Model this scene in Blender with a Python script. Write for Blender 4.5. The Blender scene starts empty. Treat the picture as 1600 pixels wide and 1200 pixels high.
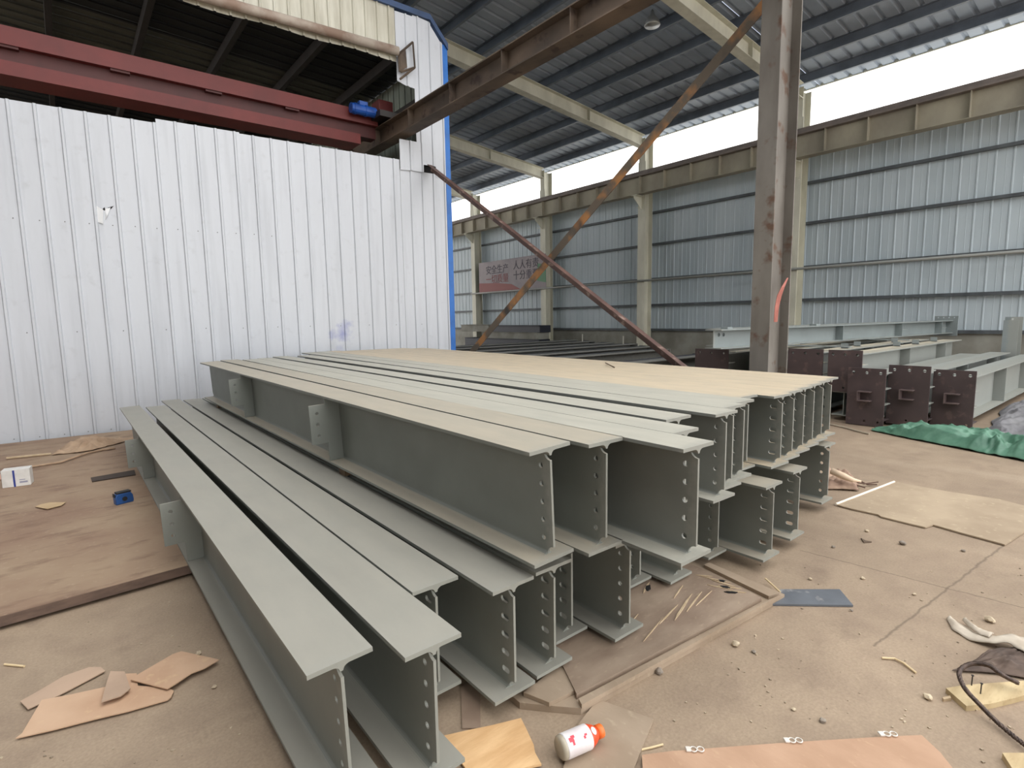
import bpy, bmesh, math, random
from mathutils import Vector, Matrix, noise
random.seed(7)
S = bpy.context.scene
COL = S.collection
R = math.radians

# ------------------------------------------------------------------ camera
FPX, PITCH, ROLL, YAW, EYE = 855.16, R(6.88787), R(-0.958585), R(39.06115), 1.5
def cam_rows():
    cp, sp, cr, sr = math.cos(PITCH), math.sin(PITCH), math.cos(ROLL), math.sin(ROLL)
    cy, sy = math.cos(YAW), math.sin(YAW)
    base = Matrix(((1,0,0),(0,-sp,-cp),(0,cp,-sp)))
    roll = Matrix(((cr,-sr,0),(sr,cr,0),(0,0,1)))
    yaw = Matrix(((cy,-sy,0),(sy,cy,0),(0,0,1)))
    return roll @ base @ yaw
CM = cam_rows()
cam = bpy.data.cameras.new('camera'); camo = bpy.data.objects.new('camera', cam); COL.objects.link(camo)
cam.sensor_width = 36.0; cam.lens = FPX*36/1600; cam.clip_start = .05; cam.clip_end = 300
rt, up, bk = CM[0], -CM[1], -CM[2]
camo.matrix_world = Matrix(((rt[0],up[0],bk[0],0),(rt[1],up[1],bk[1],0),(rt[2],up[2],bk[2],EYE),(0,0,0,1)))
S.camera = camo
def gp(px, py, z=0.0):
    """where the photograph's point lies on the level z (used only to measure ground positions)"""
    d = CM.transposed() @ Vector(((px-800)/FPX, (py-600)/FPX, 1.0))
    return Vector((0,0,EYE)) + d*((z-EYE)/d[2])

# ------------------------------------------------------------------ materials
def lin(c):
    return tuple(((x/255)/12.92 if x/255 <= .04045 else ((x/255+.055)/1.055)**2.4) for x in c)
MATS = {}
def nd(nt, t, **kw):
    n = nt.nodes.new(t)
    for k, v in kw.items():
        if k in n.inputs: n.inputs[k].default_value = v
        else: setattr(n, k, v)
    return n
def mixc(nt, fac, a, b):
    m = nt.nodes.new('ShaderNodeMix'); m.data_type = 'RGBA'
    if isinstance(fac, (int, float)): m.inputs[0].default_value = fac
    else: nt.links.new(fac, m.inputs[0])
    for s, v in ((6, a), (7, b)):
        if isinstance(v, tuple): m.inputs[s].default_value = (*v, 1) if len(v) == 3 else v
        else: nt.links.new(v, m.inputs[s])
    return m.outputs[2]
def ramp(nt, src, p0, p1, v0=0., v1=1.):
    r = nd(nt, 'ShaderNodeMapRange'); r.clamp = True
    nt.links.new(src, r.inputs[0])
    r.inputs[1].default_value = p0; r.inputs[2].default_value = p1
    r.inputs[3].default_value = v0; r.inputs[4].default_value = v1
    return r.outputs[0]
def math_(nt, op, a, b=None):
    m = nt.nodes.new('ShaderNodeMath'); m.operation = op
    for i, v in enumerate((a, b)):
        if v is None: continue
        if isinstance(v, (int, float)): m.inputs[i].default_value = v
        else: nt.links.new(v, m.inputs[i])
    return m.outputs[0]
def noise_(nt, co, scale, detail=4, stretch=None, rough=.55):
    if stretch:
        mp = nd(nt, 'ShaderNodeMapping'); mp.inputs['Scale'].default_value = stretch
        nt.links.new(co, mp.inputs[0]); co = mp.outputs[0]
    n = nd(nt, 'ShaderNodeTexNoise'); n.inputs['Scale'].default_value = scale
    n.inputs['Detail'].default_value = detail; n.inputs['Roughness'].default_value = rough
    nt.links.new(co, n.inputs['Vector'])
    return n.outputs[0]
def base_mat(name):
    m = bpy.data.materials.new(name); m.use_nodes = True
    nt = m.node_tree; b = nt.nodes['Principled BSDF']
    tc = nt.nodes.new('ShaderNodeTexCoord'); g = nt.nodes.new('ShaderNodeNewGeometry')
    return m, nt, b, tc.outputs['Object'], g.outputs['Position'], g.outputs['Normal']
def bump(nt, b, h, strength=.2, dist=.01):
    n = nt.nodes.new('ShaderNodeBump'); n.inputs['Strength'].default_value = strength
    n.inputs['Distance'].default_value = dist
    nt.links.new(h, n.inputs['Height']); nt.links.new(n.outputs[0], b.inputs['Normal'])
def M(name, c, c2=None, rough=.7, metal=0., scale=6., stretch=None, bmp=0., lo=.35, hi=.65, spec=.5, c3=None, s3=30., world=True):
    """a painted / dirty surface: colour c with patches of c2 (and specks of c3)"""
    if name in MATS: return MATS[name]
    m, nt, b, oc, pos, nor = base_mat(name)
    co = pos if world else oc
    n = noise_(nt, co, scale, 5, stretch)
    out = lin(c)
    if c2: out = mixc(nt, ramp(nt, n, lo, hi), lin(c), lin(c2))
    if c3:
        n3 = noise_(nt, co, s3, 3)
        out = mixc(nt, ramp(nt, n3, .58, .68), out, lin(c3))
    if isinstance(out, tuple): b.inputs['Base Color'].default_value = (*out, 1)
    else: nt.links.new(out, b.inputs['Base Color'])
    b.inputs['Roughness'].default_value = rough; b.inputs['Metallic'].default_value = metal
    b.inputs['Specular IOR Level'].default_value = spec
    if bmp: bump(nt, b, noise_(nt, co, scale*5, 4), bmp, .01)
    MATS[name] = m
    return m
def beam_mat(name, paint, dust, amount, rough=.55):
    """shop primer with settled dust on faces that look up and bare, lighter steel at the cut ends"""
    m, nt, b, oc, pos, nor = base_mat(name)
    n = noise_(nt, pos, 3., 5); n2 = noise_(nt, pos, 14., 4, (1,.25,1))
    col = mixc(nt, ramp(nt, n, .3, .7), lin(paint), lin(tuple(x*.93 for x in paint)))
    sx = nd(nt, 'ShaderNodeSeparateXYZ'); nt.links.new(nor, sx.inputs[0])
    upf = ramp(nt, sx.outputs[2], .75, .95)
    d = math_(nt, 'MULTIPLY', upf, ramp(nt, n2, .25, .75, amount*.7, amount))
    col = mixc(nt, d, col, lin(dust))
    so = nd(nt, 'ShaderNodeSeparateXYZ'); nt.links.new(oc, so.inputs[0])
    ed = math_(nt, 'ADD', so.outputs[1], ramp(nt, noise_(nt, pos, 25., 2), .3, .7, -.02, .02))
    ef = ramp(nt, ed, .0, .05, .55, 0.)
    col = mixc(nt, ef, col, lin((150,150,142)))
    nt.links.new(col, b.inputs['Base Color'])
    b.inputs['Roughness'].default_value = rough
    bump(nt, b, noise_(nt, pos, 60., 3), .06, .004)
    MATS[name] = m
    return m

# ------------------------------------------------------------------ mesh helpers
class MB:
    def __init__(s): s.bm = bmesh.new()
    def box(s, lo, hi, mat=None):
        v = [s.bm.verts.new(Vector((x,y,z)) if mat is None else mat @ Vector((x,y,z)))
             for x in (lo[0],hi[0]) for y in (lo[1],hi[1]) for z in (lo[2],hi[2])]
        for f in ((0,1,3,2),(4,6,7,5),(0,4,5,1),(2,3,7,6),(0,2,6,4),(1,5,7,3)):
            s.bm.faces.new([v[i] for i in f])
        return s
    def prism(s, poly, axis, a, b):
        """poly: 2-D outline; axis 'x','y','z' is the extrusion axis from a to b"""
        def P(p, t):
            return {'x': (t,p[0],p[1]), 'y': (p[0],t,p[1]), 'z': (p[0],p[1],t)}[axis]
        v0 = [s.bm.verts.new(P(p,a)) for p in poly]; v1 = [s.bm.verts.new(P(p,b)) for p in poly]
        n = len(poly)
        s.bm.faces.new(v0); s.bm.faces.new(v1[::-1])
        for i in range(n): s.bm.faces.new((v0[i], v1[i], v1[(i+1)%n], v0[(i+1)%n]))
        return s
    def plate(s, loops, axis, a, b):
        """flat plate with holes: loops of 2-D points (first is the outline), thickness a..b along axis"""
        def P(p, t):
            return {'x': (t,p[0],p[1]), 'y': (p[0],t,p[1]), 'z': (p[0],p[1],t)}[axis]
        t = bmesh.new(); es = []
        for lp in loops:
            vs = [t.verts.new(P(p,a)) for p in lp]
            es += [t.edges.new((vs[i], vs[(i+1)%len(vs)])) for i in range(len(vs))]
        bmesh.ops.triangle_fill(t, use_beauty=True, use_dissolve=False, edges=es)
        g = bmesh.ops.extrude_face_region(t, geom=list(t.faces))
        d = {'x': (b-a,0,0), 'y': (0,b-a,0), 'z': (0,0,b-a)}[axis]
        bmesh.ops.translate(t, vec=d, verts=[e for e in g['geom'] if isinstance(e, bmesh.types.BMVert)])
        me = bpy.data.meshes.new('tmp'); t.to_mesh(me); t.free(); s.bm.from_mesh(me); bpy.data.meshes.remove(me)
        return s
    def tube(s, pts, r, n=8, cap=True):
        pts = [Vector(p) for p in pts]; rr = r if isinstance(r, (list,tuple)) else [r]*len(pts)
        rings = []; ref = None
        for i, p in enumerate(pts):
            d = (pts[min(i+1,len(pts)-1)] - pts[max(i-1,0)]).normalized()
            if ref is None:
                ref = Vector((0,0,1)) if abs(d.z) < .9 else Vector((1,0,0))
            u = (ref - d*ref.dot(d)).normalized(); w = d.cross(u); ref = u
            rings.append([s.bm.verts.new(p + (u*math.cos(2*math.pi*k/n) + w*math.sin(2*math.pi*k/n))*rr[i]) for k in range(n)])
        for a, b in zip(rings, rings[1:]):
            for k in range(n): s.bm.faces.new((a[k], a[(k+1)%n], b[(k+1)%n], b[k]))
        if cap and n > 2:
            s.bm.faces.new(rings[0][::-1]); s.bm.faces.new(rings[-1])
        return s
    def lathe(s, prof, n=24, mat=None):
        rings = []
        for r, z in prof:
            rings.append([s.bm.verts.new((mat or Matrix()) @ Vector((r*math.cos(2*math.pi*k/n), r*math.sin(2*math.pi*k/n), z))) for k in range(n)])
        for a, b in zip(rings, rings[1:]):
            for k in range(n): s.bm.faces.new((a[k], a[(k+1)%n], b[(k+1)%n], b[k]))
        s.bm.faces.new(rings[0][::-1]); s.bm.faces.new(rings[-1])
        return s
    def grid(s, fn, nu, nv):
        g = [[s.bm.verts.new(fn(i/nu, j/nv)) for j in range(nv+1)] for i in range(nu+1)]
        for i in range(nu):
            for j in range(nv): s.bm.faces.new((g[i][j], g[i+1][j], g[i+1][j+1], g[i][j+1]))
        return s
    def build(s, name, mat, parent=None, smooth=False, bevel=0.):
        bmesh.ops.recalc_face_normals(s.bm, faces=s.bm.faces)
        me = bpy.data.meshes.new(name); s.bm.to_mesh(me); s.bm.free()
        me.materials.append(mat)
        if smooth:
            for p in me.polygons: p.use_smooth = True
        o = bpy.data.objects.new(name, me); COL.objects.link(o)
        if parent: o.parent = parent
        if bevel:
            b = o.modifiers.new('bevel', 'BEVEL'); b.width = bevel; b.segments = 2; b.limit_method = 'ANGLE'
        return o
def tag(o, label, cat, group=None, kind=None):
    if label: o['label'] = label
    if cat: o['category'] = cat
    if group: o['group'] = group
    if kind or cat: o['kind'] = kind or 'thing'
    return o
def thing(name, label, cat, loc=(0,0,0), rot=(0,0,0), group=None):
    o = bpy.data.objects.new(name, None); COL.objects.link(o); o.empty_display_size = .1
    o.location = loc; o.rotation_euler = rot
    return tag(o, label, cat, group)
def struct(o):
    o['kind'] = 'structure'
    return o
def circ(cx, cy, r, n=14, sx=0.):
    """circle, or a slot when sx (half straight length along the first axis) is given"""
    out = []
    for k in range(n):
        a = 2*math.pi*k/n
        out.append((cx + r*math.cos(a) + (sx if math.cos(a) >= 0 else -sx), cy + r*math.sin(a)))
    return out
def grp(px, py, z, ox, oy): 
    p = gp(px,py,z); return (p.x-ox, p.y-oy)
ORD = ['first','second','third','fourth','fifth','sixth','seventh','eighth','ninth','tenth','eleventh','twelfth','thirteenth','fourteenth','fifteenth','sixteenth']

# ================================================================== SETTING
ROOF_Y, LEFT_X = .9, .2                    # unseen roof left out nearer than this, right of this, to let skylight in
XW = 16.0                                  # far side wall
floor_m = None
def make_floor_mat():
    m, nt, b, oc, pos, nor = base_mat('concrete_floor')
    n1 = noise_(nt, pos, .9, 6); n2 = noise_(nt, pos, 5., 6); n3 = noise_(nt, pos, 40., 3)
    col = mixc(nt, ramp(nt, n1, .35, .65), lin((174,155,133)), lin((150,133,114)))
    col = mixc(nt, ramp(nt, n2, .45, .72, 0, .6), col, lin((140,122,106)))
    col = mixc(nt, ramp(nt, n3, .60, .75, 0, .22), col, lin((190,174,152)))
    n4 = noise_(nt, pos, 1.3, 4, (1,.2,1))
    col = mixc(nt, ramp(nt, n4, .58, .75, 0, .5), col, lin((190,174,152)))
    n6 = noise_(nt, pos, 90., 3); col = mixc(nt, ramp(nt, n6, .3, .7, 0, .35), col, lin((118,102,88)))
    n7 = noise_(nt, pos, 2.6, 6, None, .7); col = mixc(nt, ramp(nt, n7, .58, .7, 0, .4), col, lin((120,104,90)))
    sp = nd(nt, 'ShaderNodeSeparateXYZ'); nt.links.new(pos, sp.inputs[0])
    wob = ramp(nt, noise_(nt, pos, 14., 4), .3, .7, -.006, .006)
    # a pair of saw-cut joints
    for (ax, ay, bx, by, w) in (JOINTS):
        dx, dy = bx-ax, by-ay; L = math.hypot(dx,dy); nx, ny = -dy/L, dx/L
        d = math_(nt, 'ADD', math_(nt, 'MULTIPLY', sp.outputs[0], nx), math_(nt, 'MULTIPLY', sp.outputs[1], ny))
        d = math_(nt, 'ADD', d, wob)
        d = math_(nt, 'ABSOLUTE', math_(nt, 'SUBTRACT', d, ax*nx+ay*ny))
        t = math_(nt, 'ADD', math_(nt, 'MULTIPLY', sp.outputs[0], dx/L), math_(nt, 'MULTIPLY', sp.outputs[1], dy/L))
        t0 = ax*dx/L+ay*dy/L
        inside = math_(nt, 'MULTIPLY', math_(nt, 'GREATER_THAN', t, t0), math_(nt, 'LESS_THAN', t, t0+L))
        f = math_(nt, 'MULTIPLY', ramp(nt, d, w*.2, w*1.4, .6, 0), inside)
        col = mixc(nt, f, col, lin((98,86,74)))
    nt.links.new(col, b.inputs['Base Color']); b.inputs['Roughness'].default_value = .75
    b.inputs['Specular IOR Level'].default_value = .3
    bump(nt, b, math_(nt, 'ADD', n2, math_(nt, 'MULTIPLY', n3, .4)), .25, .02)
    return m
_j = [gp(1590,835), gp(1365,1010), gp(1250,860), gp(1600,950)]
JOINTS = [(_j[0].x,_j[0].y,_j[1].x,_j[1].y,.007), (_j[2].x,_j[2].y,_j[3].x,_j[3].y,.006)]
fm = make_floor_mat()
struct(MB().box((-25,-30,-.2),(45,40,0)).build('floor', fm))

# ---- white sided booth (the wall at the left)
WD = Vector((math.sin(R(93.837)), math.cos(R(93.837)), 0)); WN = Vector((WD.y, -WD.x, 0))   # WN looks at the camera
if WN.y > 0: WN = -WN
W0 = Vector((-.07, 9.086, 0))
def ws(x): return (x - W0.x)/WD.x          # distance along the wall for a given world x
def siding(mb, s0, s1, zfun, period=.245, phase=.0, rib=.045, h=.022, off=0.):
    """ribbed sheet along the wall; zfun(s) gives (bottom, top)"""
    k0 = math.floor((s0-phase)/period)-1; k1 = math.ceil((s1-phase)/period)+1
    pts = []
    for k in range(k0, k1):
        c = phase + k*period
        for ds, dh in ((-rib/2,0),(-rib/4,h),(rib/4,h),(rib/2,0)):
            pts.append((c+ds, dh))
    def H(s):
        for (a, ha), (b, hb) in zip(pts, pts[1:]):
            if a <= s <= b: return ha + (hb-ha)*((s-a)/(b-a) if b > a else 0)
        return 0
    ss = sorted(set([s0, s1] + [p[0] for p in pts if s0 < p[0] < s1]))
    vs = []
    for s in ss:
        zb, zt = zfun(s); p = W0 + WD*s + WN*(H(s)+off)
        zz = [zb + (zt-zb)*i/6 for i in range(7)]
        vs.append([mb.bm.verts.new((p.x, p.y, z)) for z in zz])
    for a, b in zip(vs, vs[1:]):
        for i in range(6): mb.bm.faces.new((a[i], b[i], b[i+1], a[i+1]))
    return mb
def white_mat():
    m, nt, b, oc, pos, nor = base_mat('white_siding')
    sp = nd(nt, 'ShaderNodeSeparateXYZ'); nt.links.new(pos, sp.inputs[0])
    st = noise_(nt, pos, 2.2, 5, (3.2,3.2,.22)); n2 = noise_(nt, pos, 7., 4)
    col = mixc(nt, ramp(nt, st, .5, .75, 0, .55), lin((200,204,211)), lin((178,182,189)))
    col = mixc(nt, ramp(nt, n2, .6, .8, 0, .35), col, lin((170,172,176)))
    # a blue spray mark
    cx, cz = 3.573, 1.31
    dx = math_(nt, 'SUBTRACT', sp.outputs[0], cx); dz = math_(nt, 'SUBTRACT', sp.outputs[2], cz)
    d = math_(nt, 'SQRT', math_(nt, 'ADD', math_(nt, 'POWER', math_(nt, 'MULTIPLY', dx, 1.15), 2), math_(nt, 'POWER', math_(nt, 'MULTIPLY', dz, .9), 2)))
    d = math_(nt, 'ADD', d, ramp(nt, noise_(nt, pos, 4., 5), .3, .7, -.12, .12))
    f = ramp(nt, d, .0, .24, .85, 0)
    col = mixc(nt, f, col, lin((84,92,180)))
    nt.links.new(col, b.inputs['Base Color'])
    b.inputs['Roughness'].default_value = .3; b.inputs['Specular IOR Level'].default_value = .5
    bump(nt, b, noise_(nt, pos, 1.1, 4, (1.4,1.4,.55)), .35, .05)
    return m
WM = white_mat()
CREAM = M('cream_siding', (206,204,190), (176,172,156), .5, scale=2.5, stretch=(3,3,.4), lo=.4, hi=.7)
BLUE = M('blue_trim_paint', (40,112,196), (34,92,165), .45, scale=3., lo=.45, hi=.75)
def wtop(s):
    if s < 1.275: return 4.185
    if s < 2.30: return 4.24
    return 4.225
mb = MB()
SHOLE = ws(.486)
for a, b in ((-7,1.275),(1.2751,2.30),(2.3001,ws(4.71))):
    siding(mb, a, b, lambda s: (.055 if s < 2 else .03, wtop((a+b)/2 if s in (a,b) else s)), phase=.03)
siding(mb, ws(4.71), ws(5.60), lambda s: (.03, 4.075), phase=.03+.08, period=.222)
wl = struct(mb.build('wall_left', WM))
struct(MB().box((16.3,-30,-.19),(60,45,.01)).build('ground', M('bounce_yard', (222,218,208), (206,200,190), .8)))  # unseen pale ground added to bounce daylight up under the roof eave
mw0 = Matrix.Translation(W0) @ Matrix(((WD.x,WN.x,0,0),(WD.y,WN.y,0,0),(0,0,1,0),(0,0,0,1)))
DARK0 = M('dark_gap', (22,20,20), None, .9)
# upper white sheets, cut round the crane rail
mb = MB()
def sheet(mb, s0, s1, zfun, off=.0, period=.222, rib=.04): siding(mb, s0, s1, zfun, period=period, phase=.11, rib=rib, off=off)
sheet(mb, ws(4.712), ws(5.15), lambda s: (4.06 + .01*math.sin(s*9), 4.56 if s < ws(5.04) else 4.56), off=.026)
sheet(mb, ws(5.15), ws(5.33), lambda s: (4.20, 5.6), off=.012)
sheet(mb, ws(5.04), ws(5.15), lambda s: (4.56, 5.6), off=.012)
sheet(mb, ws(5.33), ws(5.40), lambda s: (4.20, 5.6), off=.012)
sheet(mb, ws(5.40), ws(5.60), lambda s: (4.02, 5.6), off=.012)
sheet(mb, ws(4.722), ws(5.04), lambda s: (5.50 if s < ws(4.80) else (5.45 if s < ws(5.02) else 5.44), 6.60), off=.012)
sheet(mb, ws(5.04), ws(5.60), lambda s: (5.6, 6.62 if s < ws(5.32) else 6.62 - .34*(s-ws(5.32))/(ws(5.60)-ws(5.32))), off=.012)
mb.build('upper_sheets', WM, wl)
MB().box((ws(5.10),-.09,3.98),(ws(5.44),-.05,4.34), mw0).build('dark_hole_backing', DARK0, wl)
# cut sheets stay open round the brace: a dark panel added behind stands in for the shade inside
mb = MB(); siding(mb, ws(-6), ws(4.722), lambda s: (5.84 - .006*s + .012*math.sin(s*5), 6.64 + .0317*(5.36-(W0.x+WD.x*s))), phase=.1, period=.2)
cw = mb.build('header_sheets', CREAM, wl)
# screws along the sheet rows
SCREW = M('screw_grey', (120,122,124), None, .5, .6)
me_s = MB().lathe([(.0001,0),(.007,0),(.0055,.004),(.0001,.0052)], 8).bm
me_screw = bpy.data.meshes.new('screw_head'); me_s.to_mesh(me_screw); me_s.free(); me_screw.materials.append(SCREW)
rotq = WN.to_track_quat('Z','Y')
for zrow, sa, sb, step in ((2.80,-.8,2.75,.245),(2.62,2.95,4.6,.245),(1.42,-.8,5.4,.49),(.10,-.8,.7,.245),(4.13,.0,4.6,.49)):
    s = sa
    while s < sb:
        p = W0 + WD*(s+.02) + WN*.004
        o = bpy.data.objects.new('screw_head', me_screw); COL.objects.link(o); o.parent = wl
        o.location = (p.x, p.y, zrow + random.uniform(-.006,.006)); o.rotation_euler = rotq.to_euler()
        s += step
# torn flap in the sheet and two small tears
p = W0 + WD*ws(.486)
def onwall(s, z, off): q = W0 + WD*s + WN*off; return Vector((q.x,q.y,z))
s0 = ws(.45)
mb = MB()
for quad in ([(0,2.83,.004),(.07,2.80,.03),(.085,2.98,.035),(.015,3.03,.005)], [(.085,2.84,.004),(.12,2.90,.03),(.165,3.02,.012),(.1,3.00,.004)]):
    a = [onwall(s0+q[0], q[1], q[2]) for q in quad]; b = [v - WN*.002 for v in a]
    va = [mb.bm.verts.new(v) for v in a]; vb = [mb.bm.verts.new(v) for v in b]
    mb.bm.faces.new(va); mb.bm.faces.new(vb[::-1])
    for i in range(4): mb.bm.faces.new((va[i], vb[i], vb[(i+1)%4], va[(i+1)%4]))
mb.build('torn_flap', M('bent_sheet', (238,240,242), None, .25), wl)
DARK = M('dark_gap', (22,20,20), None, .9)
mb = MB()
for poly in ([(s0+.13,3.015),(s0+.20,3.045),(s0+.165,3.0)], [(ws(.45),1.22),(ws(.47),1.31),(ws(.445),1.29)], [(s0+.075,2.99),(s0+.10,3.02),(s0+.11,2.97)]):
    va = [mb.bm.verts.new(onwall(s,z,.006)) for s,z in poly]; vb = [mb.bm.verts.new(onwall(s,z,.001)) for s,z in poly]
    mb.bm.faces.new(va); mb.bm.faces.new(vb[::-1])
    for i in range(3): mb.bm.faces.new((va[i], vb[i], vb[(i+1)%3], va[(i+1)%3]))
mb.build('tear', DARK, wl)
# base angle of the wall
mb = MB()
mw = Matrix.Translation(W0) @ Matrix(((WD.x,WN.x,0,0),(WD.y,WN.y,0,0),(0,0,1,0),(0,0,0,1)))
mb.box((-7,-.06,.0),(5.6,-.005,.06), mw).build('base_rail', M('dark_base', (50,42,38), (70,58,50), .8), wl)

# blue corner trim with its roof edge
mb = MB()
def strip(a, b, w):
    (xa,za),(xb,zb) = a, b
    sa, sb = ws(xa), ws(xb)
    pa = [(sa,-.10,za),(sb,-.10,zb),(sb,-.10,zb+w),(sa,-.10,za+w)]
    lo = [mb.bm.verts.new(mw @ Vector(q)) for q in pa]; hi = [mb.bm.verts.new(mw @ Vector((q[0],.05,q[2]))) for q in pa]
    mb.bm.faces.new(lo); mb.bm.faces.new(hi[::-1])
    for i in range(4): mb.bm.faces.new((lo[i],hi[i],hi[(i+1)%4],lo[(i+1)%4]))
strip((5.70,6.22),(5.36,6.62),.10); strip((5.36,6.62),(-6,6.98),.09)
struct(mb.build('trim_1', M('slate_blue_edge', (58,82,122), (48,68,100), .5, scale=3.)))
struct(MB().box((ws(5.60),-.10,0),(ws(5.70),.012,6.30), mw).build('trim_3', BLUE))
# booth shell: side wall, roof, back wall
INR = M('booth_inner_siding', (150,160,150), (112,120,112), .6, scale=2., stretch=(1,3,.3))
mb = MB()
for i in range(60):                                   # ribbed inner face of the right side wall
    y = 8.74 + i*.24
    mb.box((5.64,y,0),(5.69,y+.205,6.25)); mb.box((5.625,y+.205,0),(5.69,y+.24,6.25))
br = struct(mb.build('wall_right_booth', INR))
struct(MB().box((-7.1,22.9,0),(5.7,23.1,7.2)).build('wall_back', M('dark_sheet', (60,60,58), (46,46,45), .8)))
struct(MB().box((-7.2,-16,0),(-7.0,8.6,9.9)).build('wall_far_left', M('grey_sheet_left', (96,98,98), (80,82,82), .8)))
# booth roof of ribbed sheet with translucent strips
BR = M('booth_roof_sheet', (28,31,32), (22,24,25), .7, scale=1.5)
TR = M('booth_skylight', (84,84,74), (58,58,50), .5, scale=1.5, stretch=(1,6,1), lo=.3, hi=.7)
def zbr(x): return 6.30 + .05*(5.36-x)
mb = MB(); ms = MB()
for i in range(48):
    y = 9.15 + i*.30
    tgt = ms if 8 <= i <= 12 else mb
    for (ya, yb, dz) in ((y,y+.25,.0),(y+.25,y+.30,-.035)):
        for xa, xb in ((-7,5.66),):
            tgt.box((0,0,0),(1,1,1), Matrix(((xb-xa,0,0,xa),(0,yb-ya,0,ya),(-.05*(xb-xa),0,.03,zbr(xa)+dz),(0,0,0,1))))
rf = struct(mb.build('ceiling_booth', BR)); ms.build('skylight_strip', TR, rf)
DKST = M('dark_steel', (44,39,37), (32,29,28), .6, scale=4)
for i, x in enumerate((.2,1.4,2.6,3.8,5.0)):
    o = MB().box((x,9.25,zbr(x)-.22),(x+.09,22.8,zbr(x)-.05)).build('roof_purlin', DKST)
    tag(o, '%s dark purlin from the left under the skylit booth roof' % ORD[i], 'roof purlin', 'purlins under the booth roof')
o = MB().box((5.50,8.9,5.42),(5.62,22.8,5.62)).build('side_rail', DKST, br)

# ---- far side wall: grey ribbed sheet
GREY = M('grey_siding', (186,197,203), (168,181,188), .55, scale=.7, stretch=(1,1.5,.3), lo=.35, hi=.7)
mb = MB(); y = -4.0; vs = []
while y < 32:
    for dy, dx in ((0,0),(.012,-.016),(.034,-.016),(.046,0),(.145,0),(.152,-.006),(.160,0)):
        vs.append((XW+dx, y+dy))
    y += .30
a = [mb.bm.verts.new((x,yy,.98)) for x,yy in vs]; b = [mb.bm.verts.new((x,yy,6.25)) for x,yy in vs]
for i in range(len(vs)-1): mb.bm.faces.new((a[i],a[i+1],b[i+1],b[i]))
wr = struct(mb.build('wall_right', GREY))
DUST = M('dusty_grey', (150,150,142), (124,122,114), .85, scale=1.5)
struct(MB().box((XW-.06,-4,0),(XW+.2,32,1.0)).build('wall_low', DUST))
GIRT = M('girt_steel', (88,94,98), (66,70,74), .6, scale=3)
for i, z in enumerate((1.02,1.87,2.76,3.93,4.99)):
    mb = MB().box((XW-.13,-4,z-.05),(XW-.03,31.7,z-.035)).box((XW-.13,-4,z-.035),(XW-.115,31.7,z+.02)).box((XW-.045,-4,z-.035),(XW-.03,31.7,z+.03))
    tag(mb.build('wall_girt', GIRT), 'horizontal steel rail on the grey sided wall, %s from the bottom' % ('lowest','second','third','fourth','topmost')[i], 'wall rail', 'rails of the grey wall')
CREAMST = M('cream_steel', (212,210,194), (190,188,172), .6, scale=2.5, stretch=(1,1,.4))
COLY = [1.95, 6.93, 11.96, 16.9, 21.85]
for i, yc in enumerate(COLY[1:]):
    t = thing('wall_column', 'cream H column against the grey wall, %s' % ('just behind the big grey column','second from the right','at the right end of the banner','at the left end of the banner')[i], 'column', (XW-.34,yc,0), group='columns of the grey wall')
    MB().box((-.20,-.15,0),(-.186,.15,6.6)).build('flange', CREAMST, t)
    MB().box((-.186,-.006,0),(.186,.006,7.3)).build('web', CREAMST, t)
    MB().box((.186,-.15,0),(.20,.15,7.3)).build('flange', CREAMST, t)
    mb = MB().box((-.62,-.12,5.46),(-.20,.12,5.48)).prism([(-.62,5.46),(-.62,5.38),(-.2,5.05),(-.2,5.46)], 'y', -.006, .006)
    mb.box((-.62,-.12,5.05+.0),(-.20,-.108,5.06)).build('corbel', CREAMST, t)
    MB().box((-.20,-.12,6.6),(-.19,.12,7.35)).build('stub', CREAMST, t)
# crane rail girder along that wall
GIRDER = M('buff_girder', (166,160,142), (142,136,122), .7, scale=1.5, stretch=(1,1,.6))
t = thing('rail_girder', 'buff ribbed crane girder running along the grey wall under the bright opening', 'crane girder', (15.25,14,5.50))
MB().box((-.15,-18,0),(.15,17.6,.016)).build('flange', GIRDER, t)
MB().box((-.006,-18,.016),(.006,17.6,.56)).build('web', GIRDER, t)
MB().box((-.17,-18,.56),(.17,17.6,.60)).box((-.12,-18,.60),(.12,17.6,.64)).box((-.035,-18,.64),(.035,17.6,.74)).build('top_flange', M('brown_rail', (128,118,112), (106,98,94), .7, scale=3), t)
for k in range(37):
    MB().box((-.14,-17.4+k*.95,.016),(-.006,-17.388+k*.95,.56)).build('stiffener', GIRDER, t)
# pipe clipped to the rails
o = MB().tube([(XW-.61,1,2.68),(XW-.61,11.9,2.68),(XW-.61,22,2.68)], .035, 8).build('conduit_pipe', M('pipe_grey', (126,128,124), None, .5), smooth=True)
tag(o, 'thin grey pipe running along the grey wall below the banner', 'pipe')

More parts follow.
